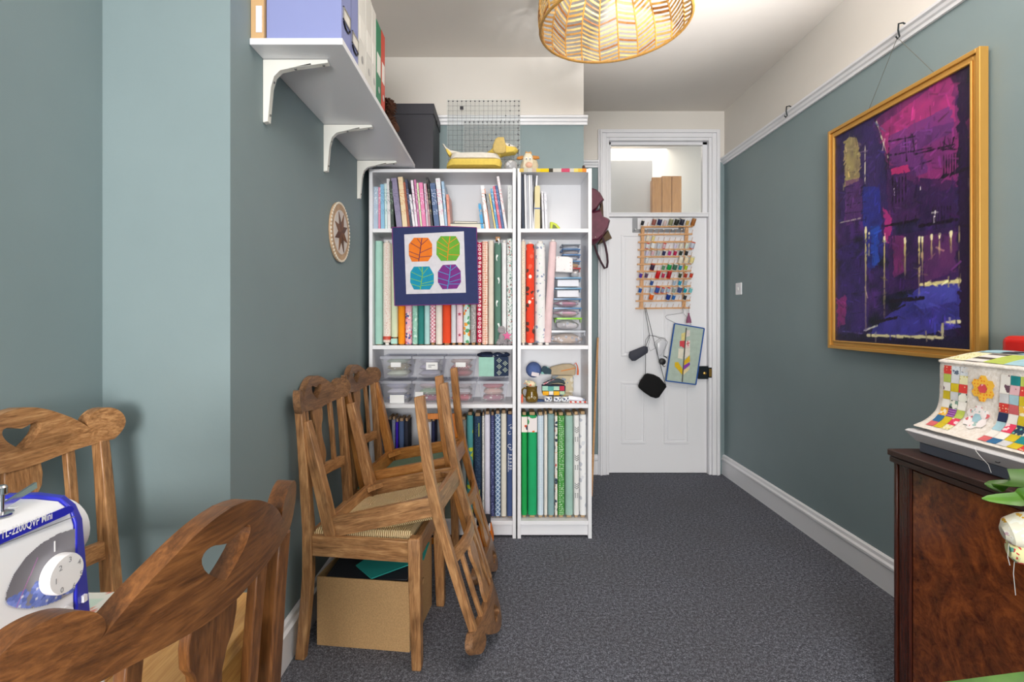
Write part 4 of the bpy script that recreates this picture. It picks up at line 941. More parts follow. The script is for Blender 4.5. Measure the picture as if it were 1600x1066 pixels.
# ---------------------------------------------------------------- wall plaque
t = thing('star_plaque', 'round carved wooden plaque with a brown star on the left wall', 'wall plaque', (XL, 2.48, 1.61))
zc1, yc1, rp = Z(366, 2.42), 2.37, .137
t.location = (XL, yc1, zc1)
W_PL = plain('#c9a886', .6, fuzz=60)
def disc(r, x0, x1, n=40, k=0): return MB().poly([(r*cos(2*pi*i/n), r*(1+.0)*sin(2*pi*i/n)) for i in range(n)], x0, x1, f=lambda a, b, d: (d, a, b))
build('disc', disc(rp, .001, .012), W_PL, t, bevel=.002)
mb = MB()
for i in range(48): a = 2*pi*i/48; mb.ell((.012, (rp-.004)*cos(a), (rp-.004)*sin(a)), (.004, .0065, .0065), n=6, m=4)
stuff(build('notched_rim', mb, plain('#e6dccb', .6), t))
build('inner_field', disc(rp*.74, .012, .0135), plain('#e2dad4', .6), t)
for i in range(8):
    a = 2*pi*i/8+pi/8; L_ = rp*.7; wd_ = .38
    pts = [(0, 0), (L_*.45*cos(a-wd_), L_*.45*sin(a-wd_)), (L_*cos(a), L_*sin(a)), (L_*.45*cos(a+wd_), L_*.45*sin(a+wd_))]
    build('star_point', MB().poly(pts, .0135, .016, f=lambda a, b, d: (d, a, b)), plain('#7a4a1c' if i % 2 else '#5c3412', .4), t)

# ---------------------------------------------------------------- chairs
CH = {}
def woods(tag_, d, m_, l):
    return {a: wood('oak_%s_%s' % (tag_, a), d, m_, l, a, .34) for a in 'xyz'}
CH['brown'] = woods('brown', (92, 58, 32), (158, 110, 68), (206, 160, 110))
CH['dark'] = woods('dark', (62, 36, 18), (108, 66, 34), (150, 98, 54))
CH['crest'] = woods('crest', (58, 40, 28), (122, 86, 58), (166, 124, 86))
CH['amber'] = woods('amber', (106, 62, 26), (166, 106, 46), (196, 142, 80))
def rush(axis):
    m, nt, b = newmat('rush_'+axis); v = coords(nt, (1, 1, 1), (0, 0, 0))
    wv = nd(nt, 'ShaderNodeTexWave'); wv.bands_direction = axis; wv.inputs['Scale'].default_value = 44; wv.inputs['Distortion'].default_value = 2.5; wv.inputs['Detail'].default_value = 2
    nt.links.new(v, wv.inputs['Vector'])
    c = ramp(nt, wv.outputs['Fac'], [(.05, lin((128, 96, 52))), (.45, lin((212, 182, 128))), (.9, lin((236, 214, 170)))])
    nt.links.new(c, b.inputs['Base Color']); b.inputs['Roughness'].default_value = .7; bump(nt, b, wv.outputs['Fac'], .8, .003); return m
RUSH = [rush('X'), rush('Y')]
M_GREEN = fp('plain', ['#5e7a66'], 60)
def half(pts): return [(-a, b) for a, b in reversed(pts) if a > 1e-6]
TOPC = [(0, .980), (.03, .977), (.06, .967), (.09, .951), (.115, .936), (.134, .920), (.152, .902), (.1425, .912), (.1435, .926), (.155, .940), (.172, .949), (.192, .950), (.210, .942), (.223, .928), (.228, .910), (.222, .892), (.21, .878), (.198, .869)]
BOTC = [(.17, .868), (.12, .864), (.07, .858), (.03, .853), (0, .852)]
BOTC = [BOTC[0]]+[p for a, b in zip(BOTC, BOTC[1:]) for p in (((a[0]+b[0])/2, (a[1]+b[1])/2), b)]
def chai(P, n=2):
    for _ in range(n):
        Q = [P[0]]
        for a, b in zip(P, P[1:]): Q += [(a[0]*.75+b[0]*.25, a[1]*.75+b[1]*.25), (a[0]*.25+b[0]*.75, a[1]*.25+b[1]*.75)]
        P = Q+[P[-1]]
    return P
TOPC = chai(TOPC[:7])+chai(TOPC[6:])[1:]
CREST = TOPC+BOTC+[(-a, b) for a, b in reversed(BOTC[:-1])]+[(-a, b) for a, b in reversed(TOPC[1:])]
HEART = [(0, .936), (.012, .939), (.028, .945), (.04, .943), (.044, .934), (.036, .918), (.018, .902), (0, .890)]
HEART = [HEART[0]]+chai(HEART[:8], 1)[1:]
HEART = HEART+[(-a, b) for a, b in reversed(HEART[1:-1])]
SPL = [(.03, .87), (.040, .855), (.042, .83), (.038, .805), (.028, .790), (.022, .765), (.024, .74), (.034, .712), (.043, .685), (.044, .66), (.034, .642), (.028, .625)]
SPLAT = SPL+[(-a, b) for a, b in reversed(SPL)]
def xb(z):
    p = [(0, -.028), (.15, -.012), (.30, 0), (.46, 0), (.60, -.010), (.78, -.024), (1.0, -.046)]
    for (z0, a), (z1, b) in zip(p, p[1:]):
        if z <= z1: return a+(b-a)*(z-z0)/(z1-z0)
    return p[-1][1]
def make_chair(label, loc, rot, tone='brown', seat='rush', scale=1, grp='oak heart-back chairs'):
    W = dict(CH[tone]); W['c'] = CH['crest']['y'] if loc[1] > 1.5 else W['y']; t = thing('dining_chair', label, 'chair', loc, rot, grp); t.scale = (1, 1, scale)
    bw = lambda y: .90*(y*y-.178*.178)
    f = lambda a, b, d: (d+xb(b)+bw(a), a, b)
    def bent(name, mb, mat, bev):      # cut a straight board into strips, then bow and rake it
        o = build(name, mb, mat, t, bevel=bev, smooth=False); bm = bmesh.new(); bm.from_mesh(o.data)
        for k in range(-11, 12):
            bmesh.ops.bisect_plane(bm, geom=bm.verts[:]+bm.edges[:]+bm.faces[:], plane_co=(0, k*.0203, 0), plane_no=(0, 1, 0))
        for v in bm.verts: v.co.x += xb(v.co.z)+bw(v.co.y)
        for fc in bm.faces: fc.smooth = True
        for e in bm.edges:
            if len(e.link_faces) == 2 and e.calc_face_angle(0) > .6: e.smooth = False
        bm.to_mesh(o.data); bm.free(); return o
    bent('crest_rail', MB().poly(CREST, -.014, .013, [HEART]  , f=lambda a, b, d: (d, a, b)), W['c'], .003)
    build('splat', MB().poly(SPLAT, -.006, .008, f=f), W['z'], t, bevel=.002)
    for s in (-1, 1):
        mb = MB(); zs = [.625, .70, .78, .868]
        for z0, z1 in zip(zs, zs[1:]):
            pass
        vs = []
        for z in zs: o4 = bw(.105); vs += [(o4+xb(z)-.006, s*.105-.011, z), (o4+xb(z)+.009, s*.105-.011, z), (o4+xb(z)+.009, s*.105+.011, z), (o4+xb(z)-.006, s*.105+.011, z)]
        fs = [(3, 2, 1, 0), tuple(range(len(vs)-4, len(vs)))]
        for k in range(len(zs)-1):
            for i in range(4): j = (i+1) % 4; fs.append((k*4+i, k*4+j, k*4+4+j, k*4+4+i))
        build('back_slat', MB().add(vs, fs), W['z'], t, bevel=.002)
        vs = []; zs = [0, .1, .2, .3, .46, .53, .60, .69, .78, .872]
        for z in zs:
            wd_ = .017 if z < .5 else .017-.003*(z-.5)/.37; dp = .0175 if z < .5 else .0175-.004*(z-.5)/.37
            if z < .2: wd_ -= .003*(1-z/.2)
            vs += [(xb(z)-dp, s*.178-wd_, z), (xb(z)+dp, s*.178-wd_, z), (xb(z)+dp, s*.178+wd_, z), (xb(z)-dp, s*.178+wd_, z)]
        fs = [(3, 2, 1, 0), tuple(range(len(vs)-4, len(vs)))]
        for k in range(len(zs)-1):
            for i in range(4): j = (i+1) % 4; fs.append((k*4+i, k*4+j, k*4+4+j, k*4+4+i))
        build('back_post', MB().add(vs, fs), W['z'], t, bevel=.003)
        # front leg, slightly tapered and splayed
        y = s*.195
        q = lambda cx_, cy_, r: [(cx_-r, cy_-r), (cx_+r, cy_-r), (cx_+r, cy_+r), (cx_-r, cy_+r)]
        vs = []
        lv = [(0, .016, .396, y), (.02, .017, .396, y), (.28, .0205, .390, y), (.445, .021, .388, y), (.452, .018, .388, y)]
        for z, r, cx_, cy_ in lv: vs += [(a, b, z) for a, b in q(cx_, cy_, r)]
        fs = [(3, 2, 1, 0), tuple(range(len(vs)-4, len(vs)))]
        for k in range(len(lv)-1):
            for i in range(4): j = (i+1) % 4; fs.append((k*4+i, k*4+j, k*4+4+j, k*4+4+i))
        build('front_leg', MB().add(vs, fs), W['z'], t, bevel=.003)
        a0, a1 = (.017, s*.178), (.369, s*.198)
        mb = MB().hexa(*[[(a0[0], a0[1]-.011, z), (a1[0], a1[1]-.011, z), (a1[0], a1[1]+.011, z), (a0[0], a0[1]+.011, z)] for z in (.368, .440)])
        build('side_rail', mb, W['x'], t, bevel=.002)
    bent('lower_back_rail', MB().box(-.008, .009, -.164, .164, .585, .628), W['y'], .003)
    build('front_rail', MB().box(.379, .401, -.176, .176, .37, .442), W['y'], t, bevel=.002)
    build('rear_rail', MB().box(-.010, .012, -.162, .162, .37, .438), W['y'], t, bevel=.002)
    for (cx_, cy_, a, b) in ((.015, .16, 1, -1), (.015, -.16, 1, 1), (.377, .178, -1, -1), (.377, -.178, -1, 1)):
        build('corner_block', MB().poly([(cx_, cy_), (cx_+a*.05, cy_), (cx_, cy_+b*.05)], .375, .395, f=lambda p, q_, d: (p, q_, d)), W['x'], t)
    # drop-in seat
    mb = MB(); x0, x1, y0, y1 = .016, .372, -.172, .172; cx_ = (x0+x1)/2
    def lvl(s_, z): return [(cx_+(x0-cx_)*s_, y0*s_, z), (cx_+(x1-cx_)*s_, y0*s_, z), (cx_+(x1-cx_)*s_, y1*s_, z), (cx_+(x0-cx_)*s_, y1*s_, z)]
    vs = lvl(.9, .418)+lvl(1, .424)+lvl(1.0, .444)+lvl(.94, .458)+lvl(.55, .464)+[(cx_, 0, .461)]+[(cx_, 0, .424)]
    fs = []; mi = []
    for k in range(4):
        for i in range(4): j = (i+1) % 4; fs.append((k*4+i, k*4+j, k*4+4+j, k*4+4+i)); mi.append(i % 2)
    for i in range(4): fs.append((16+i, 16+(i+1) % 4, 20)); mi.append(i % 2); fs.append(((i+1) % 4, i, 21)); mi.append(i % 2)
    mb.add(vs, fs); mb.m = [m_ if seat == 'rush' else 0 for m_ in mi]
    build('drop_in_seat', mb, RUSH if seat == 'rush' else [M_GREEN], t, smooth=seat != 'rush')
    return t
FL = lambda rx, ph, yaw: (0, -(pi+R(ph)), R(yaw))
make_chair('oak chair standing upright against the left wall, lower one of the nearer stack', (-.670, 1.990, 0), (0, 0, R(-5)), 'brown')
make_chair('oak chair upside down on the nearer stack, its crest on the carpet', (-.296, 1.975, .925), FL(0, 13, -7), 'brown', scale=.95)
make_chair('oak chair standing upright beside the bookcase, lower one of the farther stack', (-.650, 2.46, 0), (0, 0, R(-5)), 'brown', seat='green')
make_chair('amber oak chair upside down on the farther stack, green seat showing', (-.290, 2.43, .945), FL(0, 11.2, -5), 'amber', seat='green', scale=.97)
make_chair('oak chair with its back to the alcove wall behind the sewing machine', (-1.0, 1.12, 0), (0, 0, R(-4)), 'brown', scale=1.03)
make_chair('large oak chair in the near left corner, back towards the room', (-.412, .633, 0), (0, 0, R(171)), 'dark')

# ---------------------------------------------------------------- cardboard box under the near stack
t = thing('cardboard_box', 'open brown cardboard box on the carpet under the nearer chair stack', 'box', (-.49, 2.02, 0), (0, 0, R(-7)))
CB = plain('#c29a6a', .85, fuzz=240, name='cardboard'); bw_, bd_, bh_ = .176, .155, .252; th = .004
mb = MB().box(-bw_, bw_, -bd_, -bd_+th, 0, bh_).box(-bw_, bw_, bd_-th, bd_, 0, bh_).box(-bw_, -bw_+th, -bd_+th, bd_-th, 0, bh_).box(-bw_+th, bw_-th, -bd_+th, bd_-th, 0, th)
build('box_walls', mb, CB, t)
hole = [(.035*cos(a*pi/8), .17+.016*sin(a*pi/8)) for a in range(16)]
top = [(-bd_+th, 0), (bd_-th, 0), (bd_-th, bh_+.03), (.05, bh_+.028), (-.08, bh_-.01), (-bd_+th, bh_)]
build('handled_wall', MB().poly(top, bw_-th, bw_, [hole], f=lambda a, b, d: (d, a, b)), CB, t)
build('flap', MB().obox((0, bd_+.02, bh_+.02), (.3, .003, .06), Matrix.Rotation(R(-40), 3, 'X')), CB, t)
single('portfolio', MB().box(-.155, .16, -.135, .13, .0, .012), plain('#2a2c34', .5), 'black portfolio case lying in the cardboard box', 'folder', loc=(-.49, 2.02, .25), rot=(R(7), R(-2), R(-7)), bevel=.002)
single('black_tray', MB().box(-.15, .15, -.13, .13, 0, .2), plain('#1f2026', .6), 'dark paper stack filling the cardboard box', 'paper', loc=(-.49, 2.02, .01), rot=(0, 0, R(-7)))
single('cutting_mat', MB().poly([(-.10, -.08), (-.01, -.155), (.15, -.02), (.14, .10), (-.02, .10)], 0, .004, f=lambda a, b, d: (a, b, d)), plain('#2fa39c', .5), 'turquoise plastic cutting mat poking out of the cardboard box', 'mat', loc=(-.45, 2.02, .268), rot=(R(6), R(-1), R(-7)))
t = thing('orange_bag', 'orange cloth bag with black and white top beside the bookcase foot', 'bag', (-.09, 2.70, 0))
build('bag_body', MB().poly([(-.05, 0), (.035, 0), (.045, .05), (.03, .12), (-.03, .13), (-.05, .06)], -.045, .045), fp('plain', ['#e8780c'], 20), t, bevel=.012)
build('white_flap', MB().poly([(-.02, .07), (.028, .10), (.026, .14), (-.02, .13)], -.048, .02), plain('#dcdce4', .7), t, bevel=.003)
build('black_rim', MB().rbox(-.045, .028, -.05, .05, .128, .15, .015), plain('#26242a', .7), t)

# ---------------------------------------------------------------- table, cloth, near sewing machine
t = thing('pine_table', 'pine table in the left alcove carrying the sewing machine', 'table', (-.74, .38, 0))
TZ = .75; tx0, tx1, ty0, ty1 = -.365, .36, -.60, .475
for k in range(6):
    a = tx0+k*(tx1-tx0)/6; build('plank', MB().box(a+.0008, a+(tx1-tx0)/6-.0008, ty0, ty1, TZ-.024, TZ), M_PINE, t, bevel=.0015)
for a in (tx0+.04, tx1-.03):
    for b in (ty0+.05, ty1-.03): build('leg', MB().hexa([(a-.016, b-.016, 0), (a+.016, b-.016, 0), (a+.016, b+.016, 0), (a-.016, b+.016, 0)], [(a-.026, b-.026, TZ-.024), (a+.026, b-.026, TZ-.024), (a+.026, b+.026, TZ-.024), (a-.026, b+.026, TZ-.024)]), M_PINEZ, t, bevel=.003)
build('apron', MB().box(tx1-.045, tx1-.027, ty0+.08, ty1-.05, TZ-.11, TZ-.025).box(tx0+.08, tx1-.06, ty1-.045, ty1-.03, TZ-.11, TZ-.025), M_PINE, t)
# tablecloth colours
np.random.seed(5)
H_, W_ = 130, 130; A = np.ones((H_, W_, 3))*np.array([222, 222, 214.]); yy, xx = np.mgrid[0:H_, 0:W_]
def blob(A, cx_, cy_, r, c, sq=1):
    d = np.hypot((xx-cx_), (yy-cy_)*sq); A[d < r] = c
for k in range(500):
    cx_, cy_ = np.random.randint(0, W_), np.random.randint(0, H_); blob(A, cx_, cy_, 1.1, (214, 130, 110))
for px_ in range(4):
    for py_ in range(4):
        a, b = 4+px_*32, 4+py_*32; A[b:b+25, a:a+25] = (196, 216, 204)
        for k in range(44):
            c = [(244, 196, 30), (238, 150, 26), (226, 150, 176), (250, 214, 90), (220, 90, 90), (236, 240, 230)][np.random.randint(6)]
            blob(A, a+3+np.random.randint(19), b+3+np.random.randint(19), np.random.uniform(1.4, 3.2), c)
t = thing('tablecloth', 'floral patchwork print cloth spread on the pine table', 'cloth', (-.86, .565, TZ+.001))
painted('cloth_sheet', A, lambda u, v: (-.23+u*.46, -.285+v*.57, .0015+.0008*sin(u*30)*sin(v*23)), attrmat('floral_print', .8), t)

FX, FY, UX, UY = -.51, .61, -.08, -.997       # face right edge; direction towards the camera side
def FPt(p, q_, off=0):   # point on the machine face seen at pixel p,q
    r = (p-CX)/F; tt = (FX-r*FY)/(r*UY-UX)
    Y = FY+UY*tt; return tt, CAMH+(CY-q_)/F*Y
mt_ = thing('sewing_machine', 'white and blue quilting sewing machine on the table in the left foreground', 'sewing machine', (FX, FY, TZ+.0035), (0, 0, 0))
M_SW = plain('#eeeef2', .25); M_BL = plain('#2a2eb4', .3); M_GR = plain('#8a8c92', .3)
# local frame: s = distance along the face from its right end, d = depth behind the face
uv = Vector((UX, UY, 0)); nv = Vector((UY, -UX, 0)).normalized()*1.0    # nv points away from the room (towards -x)
if nv.x > 0: nv = -nv
def L(s, d, z): v = uv*s+nv*d; return (v.x, v.y, z-TZ-.0035)
def fbox(mb, s0, s1, d0, d1, z0, z1): return mb.hexa([L(s0, d0, z0), L(s0, d1, z0), L(s1, d1, z0), L(s1, d0, z0)], [L(s0, d0, z1), L(s0, d1, z1), L(s1, d1, z1), L(s1, d0, z1)])
ztop = .992
# pillar + arm body with rounded shoulders, bed
prof = [(0, ztop-.030), (.006, ztop-.012), (.020, ztop-.002), (.05, ztop), (.09, ztop-.001), (.115, ztop-.012), (.12, ztop-.03)]
def extr(mb, prof, s0, s1):
    n = len(prof); vs = [L(s0, d, z) for d, z in prof]+[L(s1, d, z) for d, z in prof]
    return mb.add(vs, [tuple(range(n)), tuple(range(n, 2*n))[::-1]]+[(i, (i+1) % n, n+(i+1) % n, n+i) for i in range(n)])
mb = extr(MB(), prof+[(.12, .79), (0, .79)], 0, .13); extr(mb, prof+[(.12, .88), (0, .88)], .13, .40)
build('body', mb, M_SW, mt_, bevel=.002)
build('bed', fbox(MB(), -.012, .42, -.03, .145, .7536, .79), M_SW, mt_, bevel=.004)
build('needle_head', fbox(MB(), .33, .40, .0, .12, .84, .885), M_SW, mt_, bevel=.004)
# blue end cap, flaring downwards
def cap(s0a, s1a, s0b, s1b): pass
pc = [(-.003, ztop-.028), (.004, ztop-.010), (.018, ztop+.001), (.05, ztop+.004), (.09, ztop+.002), (.118, ztop-.012), (.123, ztop-.03), (.123, .79), (-.003, .79)]
n = len(pc); vs = [L(.0, d, z) for d, z in pc]+[L(-.012-(ztop-z)*.09, d+.006, z) for d, z in pc]
build('end_cap', MB().add(vs, [tuple(range(n)), tuple(range(n, 2*n))[::-1]]+[(i, (i+1) % n, n+(i+1) % n, n+i) for i in range(n)]), M_BL, mt_, bevel=.002)
w0 = Vector(L(-.026, .062, .938)); w1 = Vector(L(-.052, .062, .938))
build('hand_wheel', MB().tube([w0, w0*.8+w1*.2, w0*.2+w1*.8, w1], [.034, .038, .038, .033], 28), M_SW, mt_)
# blue title strip with the model lettering
def facepoly(pts, off, thick, mat, name, par=mt_, bevel=0):
    P_ = []
    for p, q_ in pts:
        tt, z = FPt(p, q_); P_.append((tt, z))
    return build(name, MB().poly(P_, -off, -off-thick, f=lambda a, b, d: L(a, d, b)), mat, par, bevel=bevel)
facepoly([(0, 835), (-40, 853), (-40, 868), (0, 850), (100, 806), (111, 800), (114, 796), (111, 791), (105, 791)], .0, .0016, M_BL, 'title_strip')
tt0, zz0 = FPt(-2, 846); tt1, zz1 = FPt(79, 813)
p0 = Vector(L(tt0, -.0022, zz0)); p1 = Vector(L(tt1, -.0022, zz1))
text('lettering', 'TL-2200QVP Mini', plain('#f6f6fa', .4), mt_, p0, p1-p0, (0, 0, 1), width=(p1-p0).length, height=.0105)
tt0, zz0 = FPt(-60, 865); 
fl_ = facepoly([(-40, 871), (0, 852.5), (116, 808), (116, 806.6), (0, 851), (-40, 869.5)], .0, .0006, M_GR, 'seam_line')
# lens with flower picture
LP = [(116, 826), (90, 834), (62, 850), (38, 872), (20, 898), (9, 925), (7, 938), (12, 946), (25, 950), (45, 951), (70, 946), (95, 936), (112, 926), (118, 918)]
P_ = [FPt(*p) for p in LP]; smin, smax = min(p[0] for p in P_), max(p[0] for p in P_); zmin, zmax = min(p[1] for p in P_), max(p[1] for p in P_)
H_, W_ = 90, 90; A = np.zeros((H_, W_, 3)); yy, xx = np.mgrid[0:H_, 0:W_]; g = (xx/W_*.5+.5*(1-yy/H_))
A[:] = np.array([128, 126, 134.]); A += (g*70-20)[..., None]
np.random.seed(2)
for k in range(26):
    cx_, cy_ = np.random.randint(0, W_), np.random.randint(0, 34)
    for q_ in range(6):
        a = q_*pi/3+k; blob(A, cx_+5*cos(a), cy_+5*sin(a), 3.4, np.array([120, 138, 214])+np.random.randint(-25, 30))
    blob(A, cx_, cy_, 1.5, (226, 230, 246))
for k in range(60): A[np.clip(int(14+k*.95), 0, 89), np.clip(int(8+k*.5), 0, 89)] = (196, 120, 190)
def inside(pt, poly):
    x, y = pt; c = False
    for i in range(len(poly)):
        x1_, y1_ = poly[i]; x2_, y2_ = poly[i-1]
        if (y1_ > y) != (y2_ > y) and x < (x2_-x1_)*(y-y1_)/(y2_-y1_)+x1_: c = not c
    return c
painted('decal', A, lambda u, v: L(smax+(smin-smax)*u, -.0011, zmin+(zmax-zmin)*v), attrmat('machine_decal', .25), mt_, keep=lambda u, v: inside((smax+(smin-smax)*u, zmin+(zmax-zmin)*v), P_))
# dial
Mf = Matrix((uv, Vector((0, 0, 1)), -nv)).transposed()    # columns: along face, up, outward
dc_s, dc_z = .0225, .9155
def onface(s, z, off): return Vector(L(s, -off, z))
c0 = onface(dc_s, dc_z, .0015)
dial = build('speed_dial', MB().tube([c0, c0-nv*.009, c0-nv*.012], [.0222, .0222, .0208], 48), plain('#f2f2f4', .3), mt_)
mb = MB()
for k in range(60):
    a = 2*pi*k/60; p = c0+uv*.0265*cos(a)+Vector((0, 0, 1))*.0265*sin(a); mb.obox(p-nv*.005, (.0012, .0012, .009), Matrix.Rotation(0, 3, 'X'))
for k, (ch, px_, py_) in enumerate((('0', 97, 922), ('1', 88, 909), ('2', 95, 888), ('3', 110, 874), ('4', 124, 878), ('5', 127, 896), ('6', 116, 915))):
    Yd = None; r = (px_-CX)/F; ff = .0138
    # intersect pixel ray with the dial front plane
    o_ = Vector((FX, FY, 0))-nv*ff; d_ = Vector((r, 1, 0)); tY = (o_.dot(nv))/(d_.dot(nv)); P0 = d_*tY; z = CAMH+(CY-py_)/F*P0.y
    loc_ = P0-Vector((FX, FY, 0)); loc_.z = z-TZ-.0035
    a = math.atan2(z-dc_z, -(P0-(Vector((FX, FY, 0))+uv*dc_s-nv*ff)).dot(uv))
    up = Vector((0, 0, 1)); 
    text('numeral', ch, plain('#9a9aa0', .5), dial, loc_, -uv, (0, 0, 1), height=.0062, align='C')
facepoly([(83, 846), (84.5, 845.5), (84.5, 862), (83, 862.5)], .0012, .0006, plain('#f0f0f2', .4), 'index_mark')
sc_ = facepoly([(74, 968), (72, 972), (74, 976), (80, 976), (108, 958), (112, 953), (111, 948), (106, 946), (100, 947)], 0, .0035, plain('#e6e6ea', .35), 'scissors_button', bevel=.001)
a_, z_ = FPt(93, 961)
mb = MB().bar(L(a_+.003, -.004, z_+.003), L(a_-.004, -.004, z_-.001), .0008, .0008).bar(L(a_+.004, -.004, z_-.003), L(a_-.003, -.004, z_+.003), .0008, .0008)
build('scissors_symbol', mb, plain('#3a3a40', .5), sc_)
a_, z_ = FPt(50, 985)
c0 = onface(a_, z_, 0); nb = build('needle_button', MB().tube([c0, c0-nv*.003], [.0085, .0078], 22), plain('#e6e6ea', .35), mt_)
mb = MB()
for dx_, dz_ in ((-.002, .002), (.002, .002), (-.002, -.003), (.002, -.003)): mb.obox(c0+uv*dx_+Vector((0, 0, dz_))-nv*.0034, (.0012, .0012, .003))
build('needle_symbol', mb, plain('#3a3a40', .5), nb)
# thread guide on top
g0 = Vector(L(.052, .035, ztop+.001)); M_CHR = plain('#c8c8cc', .15, 1)
build('thread_guide', MB().lathe([(.011, 0), (.011, .002), (.006, .004), (.003, .004), (.003, .022), (.0055, .023), (.0055, .030), (.004, .032)], c=g0, n=14).bar(g0+Vector((0, 0, .008)), Vector(L(.0, .05, ztop+.016)), .003, .007, up=(0, 0, 1)), M_CHR, mt_)
build('top_vent', MB().obox(L(.03, .045, ztop+.0006), (.008, .004, .0012)).obox(L(.045, .075, ztop+.0006), (.008, .004, .0012)), plain('#f8f8fa', .2), mt_)
a_, z_ = FPt(0, 0)
build('side_mark', MB().poly([(-.009, .862), (-.013, .866), (-.010, .868), (-.014, .873), (-.008, .871), (-.006, .866)], .0, .0, f=lambda a, b, d: L(a, -.0036, b)).box(0, 0, 0, 0, 0, 0) if False else MB().obox(L(-.012, -.004+.006*.5, .868), (.004, .006, .008)), plain('#f0f0f6', .4), mt_)

# ---------------------------------------------------------------- right wall: painting, hooks, switch
YPl, YPr = 2.62, 1.785; pz0, pz1 = 1.05, 2.155; XP = 1.678
t = thing('framed_painting', 'large gilt framed painting of a purple night street on the right wall', 'painting', (XP, (YPl+YPr)/2, pz0), (0, R(0), 0))
M_GILT = plain('#cf9c4c', .34, .35); hw, ph, fw = (YPl-YPr)/2, pz1-pz0, .045
def fr(mb, i0, i1, d0, d1):
    a, b = hw-i0, hw-i1
    return mb.box(-d1, -d0, -a, -b, i0, ph-i0).box(-d1, -d0, b, a, i0, ph-i0).box(-d1, -d0, -b, b, i0, i1).box(-d1, -d0, -b, b, ph-i1, ph-i0)
mb = MB(); fr(mb, 0, .016, -.018, .014); fr(mb, .016, .034, -.018, .006); fr(mb, .034, .042, -.018, .012)
build('frame', mb, M_GILT, t, bevel=.002)
H_, W_ = 320, 240
yy, xx = np.mgrid[0:H_, 0:W_].astype(float)
def toUV(cx_, cy_):   # crop coordinates of the photo -> raster
    px_ = 1260+cx_/1.974; py_ = 40+cy_/1.974; Y = 1.672*F/(px_-CX); z = Z(py_, Y)
    u = (YPl-.042-Y)/(YPl-YPr-.084); v = (z-pz0-.042)/(ph-.084); return u*W_, v*H_
A = np.zeros((H_, W_, 3)); rs = np.random.RandomState(4)
def sn(sc, seed):     # smooth noise
    r_ = np.random.RandomState(seed); g = r_.rand(int(H_/sc)+3, int(W_/sc)+3); fy, fx = yy/sc, xx/sc; iy, ix = fy.astype(int), fx.astype(int); fy -= iy; fx -= ix
    fy = fy*fy*(3-2*fy); fx = fx*fx*(3-2*fx)
    return (g[iy, ix]*(1-fy)*(1-fx)+g[iy+1, ix]*fy*(1-fx)+g[iy, ix+1]*(1-fy)*fx+g[iy+1, ix+1]*fy*fx)
N1, N2, N3 = sn(28, 1), sn(10, 2), sn(5, 3)
A[:] = np.array([44, 26, 78.]); A += (N1[..., None]-.5)*np.array([60, 20, 70])+(N2[..., None]-.5)*np.array([44, 20, 60])
def fillp(pts, c, al=1., nz=.35):
    P2 = [toUV(*p) for p in pts]; m = np.zeros((H_, W_), bool)
    for i in range(len(P2)):
        x1_, y1_ = P2[i]; x2_, y2_ = P2[i-1]
        if y1_ == y2_: continue
        cr = ((y1_ > yy) != (y2_ > yy)) & (xx < (x2_-x1_)*(yy-y1_)/(y2_-y1_)+x1_+ (N3-.5)*6); m ^= cr
    k = al*(1-nz+nz*2*(N2-.2)*.8); k = np.clip(k, 0, 1)[..., None]*m[..., None]; A[:] = A*(1-k)+np.array(c, float)*k
def stroke(a, b, w_, c, fade=0, al=1.):
    (x1_, y1_), (x2_, y2_) = toUV(*a), toUV(*b); dx_, dy_ = x2_-x1_, y2_-y1_; L2_ = dx_*dx_+dy_*dy_+1e-6
    tt = np.clip(((xx-x1_)*dx_+(yy-y1_)*dy_)/L2_, 0, 1); d = np.hypot(xx-x1_-tt*dx_, yy-y1_-tt*dy_)+(N3-.5)*1.6
    k = np.clip((w_-d)/.8, 0, 1)*al*(1-fade*tt); k = k[..., None]; A[:] = A*(1-k)+np.array(c, float)*k
fillp([(200, 300), (460, 110), (462, 500), (380, 520), (250, 440)], (128, 40, 104)); fillp([(215, 320), (440, 150), (452, 300), (330, 330), (240, 400)], (176, 48, 122), .9)
fillp([(250, 345), (440, 250), (455, 420), (330, 470), (250, 420)], (84, 52, 128), .55); fillp([(350, 380), (450, 330), (455, 480), (380, 490)], (136, 40, 112), .7)
fillp([(90, 345), (205, 285), (235, 360), (250, 600), (90, 610)], (50, 34, 92), .9); fillp([(115, 360), (130, 345), (152, 350), (165, 400), (160, 480), (115, 500)], (176, 160, 96), .9, .2); fillp([(120, 480), (170, 470), (165, 600), (118, 620)], (104, 50, 120), .7)
fillp([(460, 120), (525, 90), (525, 1000), (460, 1000)], (34, 12, 50), .96, .1); fillp([(488, 300), (516, 270), (514, 340), (494, 350)], (120, 40, 96), .8); fillp([(430, 150), (480, 130), (476, 190), (440, 185)], (40, 14, 50), .9)
fillp([(245, 430), (330, 440), (345, 600), (250, 620)], (70, 30, 88), .9); fillp([(255, 445), (310, 430), (310, 455), (260, 462)], (196, 40, 110), .9, .1); fillp([(235, 560), (262, 600), (256, 690), (236, 640)], (206, 44, 130), .8, .2)
fillp([(330, 470), (455, 480), (455, 610), (340, 620)], (50, 22, 74), .95); fillp([(170, 500), (225, 500), (232, 720), (190, 760), (175, 700)], (38, 50, 150), .85, .3); fillp([(196, 620), (222, 620), (218, 740), (200, 740)], (36, 84, 190), .8, .2)
fillp([(250, 650), (460, 620), (460, 780), (250, 830)], (58, 26, 84), .9); fillp([(352, 650), (455, 640), (455, 760), (360, 790)], (118, 54, 108), .6); fillp([(262, 650), (300, 650), (300, 760), (265, 780)], (170, 50, 120), .5)
